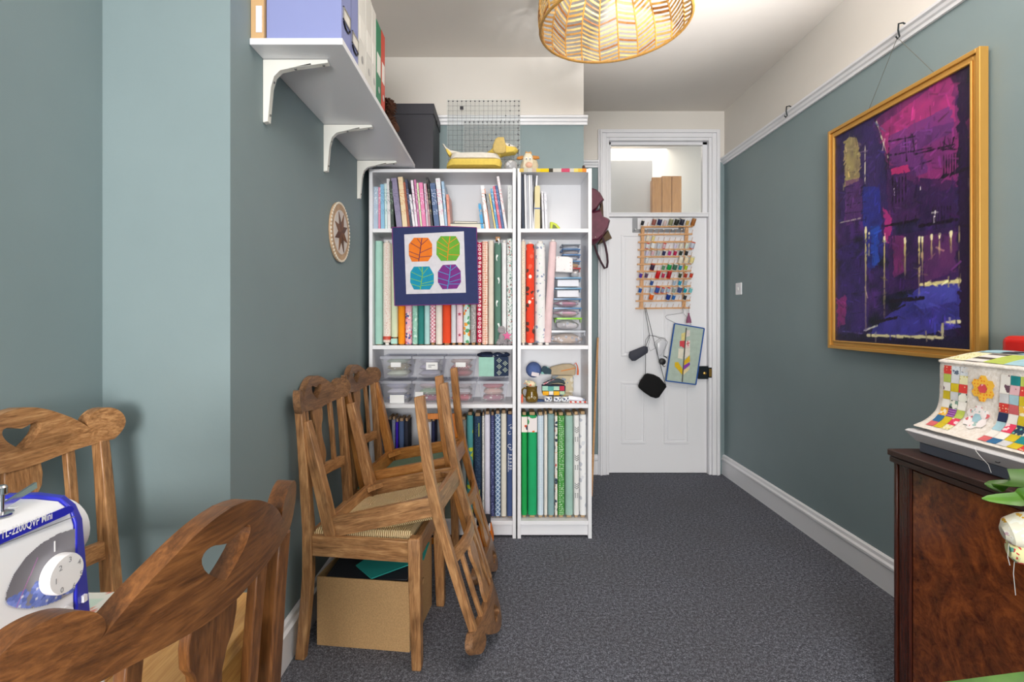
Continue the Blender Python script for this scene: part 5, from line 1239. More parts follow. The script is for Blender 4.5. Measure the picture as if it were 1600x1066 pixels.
fillp([(240, 900), (350, 800), (465, 790), (465, 930), (330, 960), (180, 960)], (62, 58, 158), .95, .25); fillp([(350, 810), (455, 800), (455, 850), (330, 880)], (78, 84, 182), .6)
fillp([(90, 690), (180, 660), (185, 940), (90, 950)], (50, 32, 104), .8); fillp([(92, 850), (120, 830), (118, 920), (94, 930)], (158, 44, 120), .8, .2); fillp([(90, 950), (525, 960), (525, 1000), (90, 985)], (22, 14, 50), .9, .1)
for k in range(7): stroke((120+k*2, 500+k*55), (180, 490+k*55), .7, (24, 14, 44), al=.8)
DK = (20, 8, 30)
for x_ in (262, 272, 282, 292, 302): stroke((x_, 470), (x_, 560), .9, DK)
for x_ in range(384, 440, 9): stroke((x_, 560), (x_, 610), .9, DK)
for x_ in range(418, 470, 8): stroke((x_, 400), (x_, 465), 1.0, DK)
for k in range(6): stroke((440, 385), (440+30*cos(pi*k/5), 385-38*sin(pi*k/5)), .9, DK)
stroke((415, 470), (525, 430), 2.2, DK); stroke((345, 620), (460, 600), 2.4, DK); stroke((240, 620), (345, 600), 2.0, DK); stroke((100, 610), (165, 595), 1.2, (190, 190, 170), al=.8)
for a, b in (((250, 360), (330, 345)), ((270, 400), (380, 380)), ((300, 345), (305, 420)), ((322, 340), (330, 400)), ((345, 430), (380, 420)), ((250, 380), (250, 440)), ((205, 285), (250, 420)), ((330, 400), (450, 370))): stroke(a, b, 1.2, DK, al=.85)
stroke((213, 300), (248, 410), 1.1, (210, 206, 180)); stroke((178, 372), (178, 490), 1.3, (214, 210, 186)); stroke((205, 300), (240, 330), 1, (90, 100, 140))
YL = (232, 218, 130)
for x_, y0_, y1_, w_ in ((180, 625, 940, 2.1), (190, 640, 760, 1.0), (237, 655, 900, 1.8), (300, 658, 780, 1.7), (343, 655, 840, 1.6), (353, 655, 790, 1.1), (381, 648, 720, 1.5), (405, 645, 715, 1.4), (440, 640, 700, 1.8)): stroke((x_, y0_), (x_, y1_), w_, YL, .75); stroke((x_, y0_), (x_, y0_+12), w_*1.3, (250, 240, 190))
stroke((505, 490), (504, 580), 3.2, (232, 206, 60), .7); stroke((505, 488), (505, 505), 3.6, (252, 240, 170)); stroke((503, 580), (502, 660), 1.5, (150, 130, 70), .8)
stroke((348, 800), (465, 788), 2.6, (226, 214, 150)); stroke((185, 955), (415, 962), 2.2, (214, 206, 156)); stroke((420, 916), (466, 912), 2.2, (226, 218, 170)); stroke((415, 920), (413, 965), 1.8, (200, 190, 150))
stroke((175, 940), (215, 925), 1.4, (196, 196, 190)); stroke((90, 940), (175, 950), 1.0, (90, 80, 150)); stroke((210, 915), (275, 900), 2.2, DK); stroke((255, 850), (355, 840), 2.8, DK); stroke((262, 880), (300, 862), 2, DK)
for x_, y_ in ((266, 505), (347, 500), (392, 575), (268, 515), (390, 590)): stroke((x_, y_), (x_, y_+8), 1.0, (240, 236, 230))
stroke((500, 600), (520, 592), 1.2, (190, 180, 150)); stroke((465, 620), (465, 800), 1.0, (170, 160, 110), .8)
rs = np.random.RandomState(9)
B0 = A.copy()
for k in range(900):
    x0_, y0_ = rs.randint(3, W_-3), rs.randint(3, H_-3); a = rs.choice([pi/2, pi/2, .5, -.35]) + rs.randn()*.15; L_ = rs.uniform(5, 18); w_ = rs.uniform(.7, 1.9)
    c = B0[y0_, x0_]*rs.uniform(.62, 1.45)+rs.randn(3)*5
    xa_, xb2_ = int(max(0, x0_-22)), int(min(W_, x0_+22)); ya_, yb_ = int(max(0, y0_-22)), int(min(H_, y0_+22))
    sx_, sy_ = xx[ya_:yb_, xa_:xb2_], yy[ya_:yb_, xa_:xb2_]; ux_, uy_ = cos(a), sin(a)
    al_ = (sx_-x0_)*ux_+(sy_-y0_)*uy_; d = np.abs((sx_-x0_)*uy_-(sy_-y0_)*ux_)+(N3[ya_:yb_, xa_:xb2_]-.5)
    kk = np.clip((w_-d)/.8, 0, 1)*(np.abs(al_) < L_/2)*rs.uniform(.4, .9); A[ya_:yb_, xa_:xb2_] = A[ya_:yb_, xa_:xb2_]*(1-kk[..., None])+c*kk[..., None]
for k in range(9): stroke((118, 395+k*62), (118+55, 388+k*62), .6, (22, 12, 44), al=.7)
for k in range(5): stroke((205, 770+k*35), (245, 765+k*32), .6, (20, 14, 60), al=.7)
A = np.clip(A, 6, 255)
painted('canvas', A, lambda u, v: (-.002, hw-.041-u*(2*hw-.082), .041+v*(ph-.082)), attrmat('oil_paint', .4, .25), t)
build('canvas_backing', MB().box(.0, .012, -hw+.02, hw-.02, .02, ph-.02), plain('#6a5030', .8), t)
hy = XP*F/(1407-CX); hz = RZ
def hook(px_, lab, wire=None):
    y = 1.668*F/(px_-CX); o = thing('picture_hook', lab, 'hook', (XR-.037, y, RZ+.03), group='picture rail hooks')
    build('hook_plate', MB().tube([(.03, 0, .0), (.01, 0, .012), (-.008, 0, .008), (-.010, 0, -.02), (-.004, 0, -.045), (-.012, 0, -.055), (-.02, 0, -.045)], .0035, 7), M_IRON, o); return o
hook(1407, 'dark metal picture rail hook above the large painting'); hook(1231, 'empty picture rail hook left of the large painting')
y = 1.668*F/(1407-CX)
single('picture_wire', MB().tube([(1.655, y, RZ-.02), (1.69, YPl-.24, 2.14)], .0012, 5).tube([(1.655, y, RZ-.02), (1.69, YPr+.2, 2.14)], .0012, 5), plain('#6a6a60', .5), 'thin wire from the rail hook to the painting', 'wire')
y, z = XR*F/(1155.5-CX), Z(451.5, XR*F/(1155.5-CX))
t = thing('light_switch', 'white light switch on the right wall near the door', 'switch', (XR-.0005, y, z))
build('plate', MB().box(-.009, 0, -.043, .043, -.043, .043), M_TRIM, t, bevel=.003)
build('rocker', MB().box(-.013, -.009, -.006, .006, -.011, .011), plain('#f8f8f6', .3), t, bevel=.001)

# ---------------------------------------------------------------- door: hook rail, thread rack, hanging things
YK = 3.905
def K(a, b, oy=330): return (X(980+a/8.883, YK), Z(oy+b/8.883, YK))
t = thing('over_door_hooks', 'steel over-door hook rail with white tipped pegs behind the spools', 'hook rail', (X(1030, YK), YD, 0))
xo = X(1030, YK)
a, b = K(90, 285), K(805, 240)
M_ST = plain('#8c8e92', .3, .7)
build('rail', MB().box(a[0]-xo, b[0]-xo+.004, .004, .011, a[1], b[1]), M_ST, t, bevel=.001)
for u in (90, 735):
    q0 = K(u, 85); q1 = K(u+70, 85); build('strap', MB().box(q0[0]-xo, q1[0]-xo, .003, .0105, a[1], q0[1]+.0), M_ST, t)
for u in (120, 265, 385, 510, 640, 765):
    q0 = K(u, 250); o = build('peg', MB().tube([(q0[0]-xo, .004, q0[1]), (q0[0]-xo, -.012, q0[1]-.006), (q0[0]-xo, -.02, q0[1]-.002)], .003, 6), M_ST, t)
    build('peg_tip', MB().ell((q0[0]-xo, -.021, q0[1]), (.006, .006, .005)), plain('#f4f4f4', .3), o)
rk = thing('thread_rack', 'beech wood peg rack for thread spools hung on the door', 'rack', (X(1039, YK), YK, Z(484, YK)))
RX, RZ_ = rk.location.x, rk.location.z
M_BE = wood('beech', (190, 132, 84), (214, 162, 112), (228, 184, 138), 'x', .45, .0); M_BEZ = wood('beech_z', (190, 132, 84), (214, 162, 112), (228, 184, 138), 'z', .45, .0)
def rl(p): return (p[0]-RX, p[1]-RZ_)
for (ta, tb) in (((218, 215), (200, 1355)), ((832, 225), (790, 1350))):
    p, q_ = rl(K(*ta)), rl(K(*tb)); build('upright', MB().bar((p[0], .008, p[1]), (q_[0], .008, q_[1]), .026, .012), M_BEZ, rk, bevel=.001)
rail_y = [215, 322, 427, 532, 632, 733, 832, 940, 1043, 1146, 1243, 1346]
def railx(i): return (180-4*i, 905-3.4*i) if i else (215, 905)
rails = []
for i, ry_ in enumerate(rail_y):
    xa, xb_ = railx(i); tl = -6
    p, q_ = rl(K(xa-22, ry_+6)), rl(K(xb_, ry_-2)); o = build('peg_rail', MB().bar((p[0], -.004, p[1]), (q_[0], -.004, q_[1]), .0125, .012), M_BE, rk, bevel=.001); rails.append((p, q_))
    mb = MB()
    for k in range(10):
        kx = 195-3.5*i+k*77.5; pp = rl(K(kx, ry_-4)); mb.tube([(pp[0], -.008, pp[1]), (pp[0]+.005, -.022, pp[1]+.030)], .0016, 5)
    stuff(build('pegs', mb, plain('#c89868', .6), o))
C = dict(black='#1c1e22', rosy='#9c5a50', navy='#262a58', blush='#dcc0bc', olive='#8a8a66', moss='#24261c', ink='#23263a', sand='#c8a254', bronze='#a8672c', cream='#efe6d2', butter='#ecdc98', white='#efeff2', lilac='#d8cfe6', pearl='#dfe2e6', mint='#d8e4d4', frost='#c8d0e0', rose='#dcb4bc', magenta='#b8307c', crimson='#b8164c', forest='#1e3028', plum='#3a2440', fern='#5c9068', green='#0fa04a', pine='#3e6e54', teal='#1c8fa0', lime='#b4c430', violet='#5a2fa0', mauve='#5c3f62', scarlet='#d4141c', cherry='#c02a50', garnet='#a81822', khaki='#3e4a2c', brick='#b03820', rust='#c43c22', blue='#2c4f94', ice='#a8bcd0', cyan='#1e94b8', silver='#b4bec4', cobalt='#1c5cb0', sky='#a8bede', denim='#3a5aa4', steel='#8fa0bc', powder='#b0c4d4', sage='#98a69a', slate='#46558c', turquoise='#18a4b8', aqua='#7cc8ca', orange='#f46a0c', royal='#14388c', azure='#2068b8', charcoal='#303236', peach='#ecd8b4')
SP = {0: [(0, 'black'), (2, 'rosy'), (3, 'navy'), (4, 'blush'), (5, 'olive'), (6, 'moss'), (7, 'ink'), (8, 'sand'), (9, 'bronze')], 2: [(1, 'cream'), (2, 'butter')], 3: [(1, 'pearl'), (2, 'white'), (3, 'frost'), (4, 'rose'), (6, 'lilac'), (7, 'cream'), (8, 'mint'), (9, 'frost')],
      4: [(1, 'lilac'), (2, 'rose'), (3, 'silver'), (4, 'navy'), (5, 'magenta'), (6, 'crimson'), (7, 'forest'), (8, 'black')], 5: [(1, 'pearl'), (7, 'cream'), (8, 'peach'), (9, 'butter')], 6: [(2, 'plum'), (4, 'fern'), (5, 'green'), (6, 'pine'), (7, 'teal'), (8, 'lime')],
      7: [(0, 'violet'), (1, 'mauve'), (3, 'scarlet'), (4, 'cherry'), (5, 'garnet'), (7, 'khaki'), (8, 'brick'), (9, 'rust')], 8: [(2, 'blue'), (6, 'ice'), (7, 'cyan'), (8, 'silver')], 9: [(0, 'cobalt'), (2, 'sky'), (3, 'denim'), (4, 'steel'), (5, 'powder'), (6, 'sage'), (7, 'slate'), (8, 'turquoise'), (9, 'aqua')], 10: [(2, 'orange'), (5, 'royal'), (6, 'azure'), (8, 'charcoal')]}
BIG = {(0, 9), (0, 3), (0, 2), (0, 5), (0, 6), (0, 7), (6, 5), (5, 7), (5, 8), (5, 9), (3, 2), (7, 3), (7, 5), (6, 6), (10, 5), (6, 2), (3, 9), (9, 3), (9, 7), (10, 2)}
ORD = ['top', 'second', 'third', 'fourth', 'fifth', 'sixth', 'seventh', 'eighth', 'ninth', 'tenth', 'eleventh', 'bottom']
ENDS = {(3, 2): '#f4b020', (3, 9): '#e8643c', (9, 3): '#e04a3c', (9, 4): '#e04a3c', (9, 5): '#e04a3c', (6, 2): '#d85a30', (7, 3): '#e83a28', (7, 5): '#d83a28', (0, 9): '#b88850', (3, 1): '#e05040', (3, 4): '#e05040'}
for i, lst in SP.items():
    for k, cn in lst:
        big = (i, k) in BIG; r = .0175 if big else .0128; h = .050 if big else .042
        if i in (0, 7) and big: h = .054
        kx = 195-3.5*i+k*77.5; pp = K(kx, rail_y[i]-4)
        ms = [plain(C[cn], .45), plain(ENDS.get((i, k), '#e8e4da'), .4)]
        mb = MB().mat(1).lathe([(r*.95, 0), (r*.98, .003), (r*.8, .004)], n=12).lathe([(r*.8, h-.005), (r*.98, h-.003), (r*.95, h), (r*.3, h), (r*.3, h-.01)], n=12).mat(0).lathe([(r*.82, .004), (r*.92, .008), (r*.92, h-.009), (r*.82, h-.005)], n=12)
        single('thread_spool', mb, ms, '%s thread spool on the %s rail, %s peg from the left' % ({'ice': 'ice blue', 'rosy': 'rosy brown', 'pine': 'pine green', 'sand': 'sand yellow'}.get(cn, cn), ORD[i], (['first']+ORD[1:])[k] if k < 9 else 'last'), 'thread spool', 'thread spools on the door rack', loc=(pp[0]+.001, YK-.013, pp[1]+.004), rot=(R(24), R(10), 0))

# things hanging from the rack
def DQ(a, b, Y=3.885): return (X(980+a/5.92, Y), Z(460+b/5.92, Y))
YH = 3.885
t = thing('fur_bag', 'small black plush bag on long black cords', 'bag', (*[DQ(225, 850)[0], YH-.02], DQ(225, 850)[1]))
ox, oz = DQ(225, 850)
def dq(a, b): x, z = DQ(a, b); return (x-ox, z-oz)
slab([dq(*p) for p in ((155, 738), (180, 728), (235, 738), (290, 765), (345, 830), (355, 852), (330, 885), (285, 950), (255, 958), (210, 945), (150, 905), (105, 865), (96, 845), (112, 800))], .05, plain('#0b0b0d', .95, fuzz=150), 'plush_body', lv=4)
mb = MB()
for pts in (((162, 735), (164, 480), (200, 385), (155, 125)), ((352, 850), (250, 470), (165, 125))):
    mb.tube([(dq(*p)[0], 0, dq(*p)[1]) for p in pts], .0022, 6)
build('cord', mb, plain('#17171a', .6), t)
ox, oz = DQ(100, 545); t = thing('glasses_pouch', 'dark slate fabric case hanging left of the black cords', 'case', (ox, YH-.012, oz))
slab([dq(*p) for p in ((10, 560), (20, 530), (150, 478), (185, 485), (190, 520), (185, 540), (70, 615), (40, 615), (14, 585))], .022, plain('#3a3c48', .7), 'case_body', lv=3)
build('loop', MB().tube([(dq(*p)[0], 0, dq(*p)[1]) for p in ((160, 480), (168, 420), (200, 378), (260, 390), (300, 410))], .0018, 6), plain('#5a5c60', .5), t)
ox, oz = DQ(318, 620); t = thing('round_case', 'small round black case hanging beside the feather quilt', 'case', (ox, YH-.02, oz))
build('case_body', MB().tube([(0, -.014, 0), (0, -.01, 0), (0, .01, 0), (0, .014, 0)], [.018, .024, .024, .018], 20), plain('#15161a', .5), t)
build('clip', MB().tube([(dq(*p)[0], 0, dq(*p)[1]) for p in ((330, 570), (345, 575), (362, 590))], .004, 7).tube([(dq(*p)[0], 0, dq(*p)[1]) for p in ((318, 650), (335, 668), (346, 660))], .003, 7), plain('#2a2c32', .4), t)
build('strap', MB().tube([(dq(*p)[0], .004, dq(*p)[1]) for p in ((330, 570), (338, 520), (368, 440), (340, 410), (300, 405))], .0016, 6), plain('#4a4c52', .5), t)
ox, oz = DQ(320, 470); t = thing('silver_pouch', 'pale translucent pouch hanging between the cords', 'pouch', (ox, YH+.004, oz))
slab([dq(*p) for p in ((275, 450), (320, 420), (365, 430), (360, 470), (330, 540), (310, 570), (285, 560), (280, 500))], .014, plain('#d4d4da', .25), 'pouch_body', lv=3)
build('wire_loop', MB().tube([(dq(*p)[0], 0, dq(*p)[1]) for p in ((205, 380), (210, 420), (195, 480), (215, 525), (262, 500), (250, 470), (262, 440), (300, 410), (330, 430), (358, 425), (350, 405), (310, 400), (260, 385), (205, 380))], .0012, 5), plain('#55575c', .4), t)
# feather quilt on hanger
ox, oz = DQ(535, 555); t = thing('feather_quilt', 'blue bound mini quilt with a patchwork feather, hanging crooked on the door', 'quilt', (ox, YH, oz))
quad = [(438, 270), (712, 316), (634, 835), (358, 800)]
build('ground', MB().poly([dq(*p) for p in quad], 0, .004), fp('plain', ['#b8c8bc'], 30), t)
mb = MB()
for i in range(4):
    a, b = dq(*quad[i]), dq(*quad[(i+1) % 4]); mb.bar((a[0], 0, a[1]), (b[0], 0, b[1]), .009, .007)
plabel(build('binding', mb, plain('#2355a0', .8), t), 'blue edge binding')
pa = [([(540, 335), (580, 330), (578, 385), (532, 400)], '#e4d8d0'), ([(500, 365), (540, 350), (532, 430), (500, 425)], '#e8d890'), ([(486, 432), (532, 428), (526, 500), (500, 480), (486, 485)], '#dc4a54'), ([(538, 440), (580, 425), (578, 500), (532, 495)], '#f0d8d4'), ([(474, 500), (522, 505), (512, 600), (468, 590)], '#f0e8d4'), ([(528, 500), (580, 500), (578, 560), (526, 600)], '#ece4d8'),
      ([(440, 630), (470, 625), (510, 690), (508, 745), (470, 700), (440, 668)], '#e8c020'), ([(522, 620), (578, 565), (580, 620), (520, 660)], '#e6b81c'), ([(514, 665), (576, 630), (580, 652), (516, 704)], '#9440b0'), ([(512, 706), (578, 668), (570, 700), (514, 748)], '#f0dca8')]
for pts, c in pa: build('feather_patch', MB().poly([dq(*p) for p in pts], -.003, -.0005), fp('plain', [c], 60), t)
build('feather_cross', MB().bar((dq(545, 460)[0], -.0035, dq(545, 460)[1]), (dq(578, 448)[0], -.0035, dq(578, 448)[1]), .005, .001).bar((dq(558, 430)[0], -.0035, dq(558, 430)[1]), (dq(562, 480)[0], -.0035, dq(562, 480)[1]), .005, .001), plain('#dc3c48', .8), t)
a, b = dq(545, 310), dq(507, 810)
plabel(build('quill', MB().bar((a[0], -.004, a[1]), (b[0], -.004, b[1]), .008, .002), plain('#55544e', .7), t), 'dark grey quill')
build('hanger', MB().tube([(dq(*p)[0], -.004, dq(*p)[1]) for p in ((448, 268), (360, 225), (352, 205), (365, 195), (515, 172), (560, 225), (590, 285))], .0016, 6).tube([(dq(*p)[0], -.004, dq(*p)[1]) for p in ((515, 172), (516, 150), (508, 130), (520, 120), (530, 130))], .0016, 6), plain('#8a8a90', .4, .6), t)
ox, oz = DQ(567, 265); t = thing('tassel', 'mauve pink tassel hanging from the lower right of the rack', 'tassel', (ox, YH-.006, oz))
build('skirt', MB().lathe([(.020, 0), (.017, .022), (.010, .05), (.005, .062), (.007, .068), (.004, .076)], n=16), fp('stripev', ['#a0607e', '#7c4562'], 160), t)
build('cord', MB().tube([(0, 0, .076), (0, 0, .13)], .0015, 5), plain('#6a4058', .7), t)
# burgundy backpack by the door
t = thing('burgundy_bag', 'burgundy leather bag with a looped handle hanging left of the door', 'bag', (.70, YD-.10, 1.86))
BX, BZ = .70, 1.86
def bq(a, b, Y=3.84): return (X(915+a/7.107, Y)-BX, Z(280+b/7.107, Y)-BZ)
M_BU = plain('#6e2a42', .45, fuzz=25); M_BD = plain('#40202e', .5)
slab([bq(*p) for p in ((-20, 130), (60, 105), (110, 120), (160, 165), (200, 240), (150, 290), (110, 350), (60, 390), (-20, 380))], .10, M_BU, 'top_flap', yy=.0, lv=4)
slab([bq(*p) for p in ((-20, 370), (60, 370), (110, 355), (150, 345), (180, 420), (245, 445), (265, 470), (240, 560), (180, 660), (100, 730), (-20, 740))], .13, M_BU, 'pouch', yy=.0, lv=4)
slab([bq(*p) for p in ((180, 430), (205, 430), (200, 300), (190, 200), (170, 190), (170, 300), (140, 350))], .05, plain('#57402c', .6), 'side_panel', yy=.03, lv=2)
slab([bq(*p) for p in ((250, 560), (295, 655), (230, 690), (130, 730), (180, 650))], .06, plain('#5a4424', .6), 'lining', yy=.02, lv=2)
build('handle', MB().tube([(bq(*p)[0], -.05, bq(*p)[1]) for p in ((85, 745), (110, 830), (150, 920), (195, 1000), (220, 985), (228, 930), (222, 850), (205, 760), (175, 660))], .008, 8), M_BD, t)
build('stud', MB().ell((bq(92, 660)[0], -.062, bq(92, 660)[1]), (.005, .004, .005)), plain('#e0d8d0', .2, .8), t)
build('hanging_loop', MB().tube([(bq(60, 110)[0], .0, bq(60, 110)[1]-.01), (bq(50, 60)[0], .03, bq(50, 60)[1]), (bq(50, 40)[0], .085, bq(50, 40)[1])], .006, 7), M_BD, t)
single('wooden_stick', MB().tube([(.72, 3.86, Z(528, 3.86)), (.60, 3.45, .0)], .008, 8), M_BE, 'slim pale wooden stick leaning behind the bookcase', 'stick')

# ---------------------------------------------------------------- pendant shade
t = thing('pendant_lamp', 'woven rattan pendant lampshade hanging from the ceiling', 'lamp', (X(960, 1.74), 1.74, 2.2), (0, R(-2.5), 0))
RO, HH = .252, .30
def sh(h):   # radius at height
    u = h/HH; return RO*math.sqrt(max(0, 1-.80*u**2.1))*(1+.04*sin(pi*min(1, u*1.2)))
def spt(a, h, off=0): r = sh(h)+off; return Vector((r*cos(a), r*sin(a), h))
M_RAT = plain('#c8954a', .5, fuzz=90); M_RAT2 = plain('#d9ab62', .5, fuzz=90); M_RAT3 = plain('#a86c30', .5, fuzz=90); M_RAT4 = plain('#ecc98a', .5, fuzz=90)
NR = 22
for k in range(NR):
    a = 2*pi*(k+.5)/NR; build('rib', MB().tube([spt(a, HH*j/10) for j in range(11)], .003, 6), M_RAT, t)
build('rim', MB().tube([(RO*cos(2*pi*i/48), RO*sin(2*pi*i/48), 0) for i in range(48)], .005, 7, closed=True), M_RAT, t)
build('top_ring', MB().tube([(sh(HH)*cos(2*pi*i/32), sh(HH)*sin(2*pi*i/32), HH) for i in range(32)], .005, 7, closed=True), M_RAT, t)
rest = MB(); NS = 19
for k in range(NR):
    a0, a1 = 2*pi*(k+.5)/NR, 2*pi*(k+1.5)/NR; dirn = 1 if k % 2 else -1; rot_ = random.uniform(.7, 1.2)
    for j in range(NS):
        hb = .004+j*(HH-.012)/NS; d = .012*dirn*rot_; ha = max(.001, min(HH-.002, hb+.006-d)); hc = max(.001, min(HH-.002, hb+.006+d)); w_ = random.uniform(.0026, .0042)
        pts = [(a0, ha), ((a0+a1)/2, (ha+hc)/2), (a1, hc)]
        vs = []
        for a, h in pts:
            for dh, of in ((-w_, .001), (w_, .001), (w_, -.001), (-w_, -.001)): vs.append(spt(a, max(0, h+dh), of))
        fs = [(3, 2, 1, 0), (8, 9, 10, 11)]+[(q_*4+i, q_*4+(i+1) % 4, q_*4+4+(i+1) % 4, q_*4+4+i) for q_ in (0, 1) for i in range(4)]
        if j < 13: build('slat', MB().add(vs, fs), random.choice([M_RAT2, M_RAT2, M_RAT4, M_RAT4, M_RAT, M_RAT3]), t, smooth=False)
        else: rest.add(vs, fs)
stuff(build('upper_weave', rest, M_RAT2, t, smooth=False))
build('flex', MB().cyl((0, 0, HH-.03), (-.025, 0, .588), .003, n=8), plain('#e8e4da', .5), t)
build('bulb_holder', MB().lathe([(.016, HH-.09), (.018, HH-.06), (.016, HH-.03), (.005, HH-.02)], n=14), plain('#e8e4da', .4), t)
build('bulb', MB().ell((0, 0, HH-.125), (.03, .03, .038), n=16, m=10), plain('#f4f2ea', .2), t)
build('ceiling_rose', MB().lathe([(.045, .588), (.045, .575), (.02, .56), (.005, .558)], c=(-.025, 0, 0), n=20), M_TRIM, t)
build('spider_wire', MB().bar((-sh(HH), 0, HH), (sh(HH), 0, HH), .004, .004).bar((0, -sh(HH), HH), (0, sh(HH), HH), .004, .004), M_RAT, t)

# ---------------------------------------------------------------- walnut cabinet on the right
def burl():
    m, nt, b = newmat('burl_walnut'); v = coords(nt)
    n1 = noi(nt, v, 5, 8, .7, 2.5); n2 = noi(nt, v, 26, 5, .7, 1.5)
    c = ramp(nt, n1, [(.3, lin((40, 15, 8))), (.48, lin((104, 46, 18))), (.62, lin((158, 82, 32))), (.8, lin((84, 34, 14)))])
    c = mixc(nt, .35, c, ramp(nt, n2, [(.35, lin((30, 10, 6))), (.65, lin((150, 84, 36)))]))
    nt.links.new(c, b.inputs['Base Color']); b.inputs['Roughness'].default_value = .22; return m
M_BURL = burl(); M_MAH = wood('mahogany', (40, 16, 10), (66, 28, 18), (88, 42, 26), 'z', .25, .2); M_MAHY = wood('mahogany_y', (42, 26, 22), (62, 38, 32), (78, 50, 40), 'y', .35, .1)
t = thing('walnut_cabinet', 'burl walnut cabinet with dark top against the right wall', 'cabinet', (1.44, 1.28, 0))
cy1, cy0 = .325, -.3; cxf = -.235
build('top', MB().box(cxf, .235, cy0, cy1, .7775, .797).box(cxf+.004, .235, cy0, cy1-.004, .758, .776), M_MAHY, t, bevel=.003)
build('carcass', MB().box(cxf+.03, .23, cy0+.01, cy1-.02, .05, .758), M_MAH, t)
build('plinth', MB().box(cxf+.012, .22, cy0+.01, cy1-.012, 0, .055), M_MAH, t, bevel=.004)
build('corner_stile', MB().box(cxf+.014, cxf+.05, cy1-.022, cy1-.01, .05, .757).box(cxf+.018, cxf+.04, cy1-.06, cy1-.026, .05, .757).cyl((cxf+.022, cy1-.066, .05), (cxf+.022, cy1-.066, .757), .006, n=10), M_MAH, t, bevel=.002)
for a, b in ((cy0+.02, cy1-.075),): 
    o = build('door', MB().box(cxf+.020, cxf+.032, a, b, .06, .752), M_BURL, t, bevel=.003)

# sewing machine with the patchwork cover
bs = thing('covered_sewing_machine', 'second sewing machine base, white and grey, on the walnut cabinet', 'sewing machine', (1.42, 1.36, .7975))
bx0 = 1.27-1.42; by1 = 1.575-1.36; by0 = -.33
build('base', MB().box(bx0+.004, .15, by0, by1-.01, 0, .030), plain('#5c6474', .5), bs, bevel=.003)
build('tray', MB().hexa([(bx0, by0, .031), (.15, by0, .031), (.15, by1-.004, .031), (bx0, by1-.004, .031)], [(bx0-.024, by0, .062), (.15, by0, .062), (.15, by1+.012, .062), (bx0-.024, by1+.012, .062)]).hexa([(bx0-.024, by0, .062), (.15, by0, .062), (.15, by1+.012, .062), (bx0-.024, by1+.012, .062)], [(bx0-.018, by0, .068), (.15, by0, .068), (.15, by1+.006, .068), (bx0-.018, by1+.006, .068)]), plain('#dcdce0', .35), bs, bevel=.001)
ly = 1.27*F/(1564-CX)-1.36
mk = build('badge', MB().tube([(bx0-.010, ly+.009*cos(a*pi/9), .047+.006*sin(a*pi/9)) for a in range(3, 16)], .0012, 5), plain('#26262c', .4), bs)
single('loose_thread', MB().tube([(1.242, 1.345, .867), (1.238, 1.338, .858), (1.240, 1.325, .845), (1.248, 1.315, .83), (1.246, 1.305, .812)], .0007, 5), plain('#f4f4f4', .6), 'loose white thread hanging over the machine base edge', 'thread')
cv = thing('patchwork_cover', 'white quilted dust cover with colourful patchwork over the right sewing machine', 'cover', (1.42, 1.36, .8655))
CVX, CVY, CVZ = 1.42, 1.36, .8665
# front profile: distance down from the top edge -> (x,z)
prof = [(0, 1.342, 1.077), (.012, 1.338, 1.066), (.12, 1.333, .955), (.15, 1.326, .925), (.175, 1.308, .903), (.20, 1.288, .889), (.23, 1.262, .877)]
def cp(s):
    for (s0, x0_, z0_), (s1, x1_, z1_) in zip(prof, prof[1:]):
        if s <= s1: u = (s-s0)/(s1-s0); return x0_+(x1_-x0_)*u, z0_+(z1_-z0_)*u
    return prof[-1][1:]
YE, YN = 1.578, 1.03
def csurf(y, s, off=0):
    x, z = cp(s); wv = .0022*noise.noise(Vector((y*22, s*16, 1)))+.0015*noise.noise(Vector((y*60, s*50, 4)))
    e = max(0, (y-(YE-.02))/.02); fl = max(0, s-.13)
    return (x-off-wv+e*e*.012-CVX, min(y, YE)+fl*.08*(1 if y > YE-.03 else 0)-CVY, z+off*.3-CVZ)
mb = MB(); ny, ns = 60, 24; vs = []
for i in range(ny+1):
    for j in range(ns+1): vs.append(csurf(YN+(YE-YN)*i/ny, .23*j/ns))
fs = [(i*(ns+1)+j, i*(ns+1)+j+1, (i+1)*(ns+1)+j+1, (i+1)*(ns+1)+j) for i in range(ny) for j in range(ns)]
mb.add(vs, fs)
# top, domed
nt_ = 10; vs = []
def tsurf(y, u): x0_, z0_ = cp(0); return (x0_+u*.22-CVX, y-CVY-(.004*sin(pi*u) if y > YE-.01 else 0), z0_+.030*math.sin(pi*min(1, u*1.05)*.62)+.0015*noise.noise(Vector((y*30, u*9, 3)))-CVZ)
for i in range(ny+1):
    for j in range(nt_+1): vs.append(tsurf(YN+(YE-YN)*i/ny, j/nt_))
mb.add(vs, [(i*(nt_+1)+j, i*(nt_+1)+j+1, (i+1)*(nt_+1)+j+1, (i+1)*(nt_+1)+j) for i in range(ny) for j in range(nt_)])
# end wall and back
end = [csurf(YE, .23*j/ns) for j in range(ns+1)]+[(1.56-CVX, YE-CVY, .868-CVZ)]+[tsurf(YE, u) for u in (1, .8, .6, .4, .2)]
mb.add(end, [tuple(range(len(end)))]); mb.add([tsurf(YE, 1), tsurf(YN, 1), (1.56-CVX, YN-CVY, .868-CVZ), (1.56-CVX, YE-CVY, .868-CVZ)], [(0, 1, 2, 3)])
mq, ntq, bq_ = newmat('quilted_white'); vq = coords(ntq); vo = vor(ntq, vq, 70, 'DISTANCE_TO_EDGE', .6)
ntq.links.new(ramp(ntq, noi(ntq, vq, 120, 3), [(.35, lin((224, 216, 206))), (.65, lin((240, 234, 228)))]), bq_.inputs['Base Color']); bq_.inputs['Roughness'].default_value = .9
bump(ntq, bq_, ramp(ntq, vo.outputs['Distance'], [(0, (0,0,0,1)), (.12, (1,1,1,1))]), .18, .002)
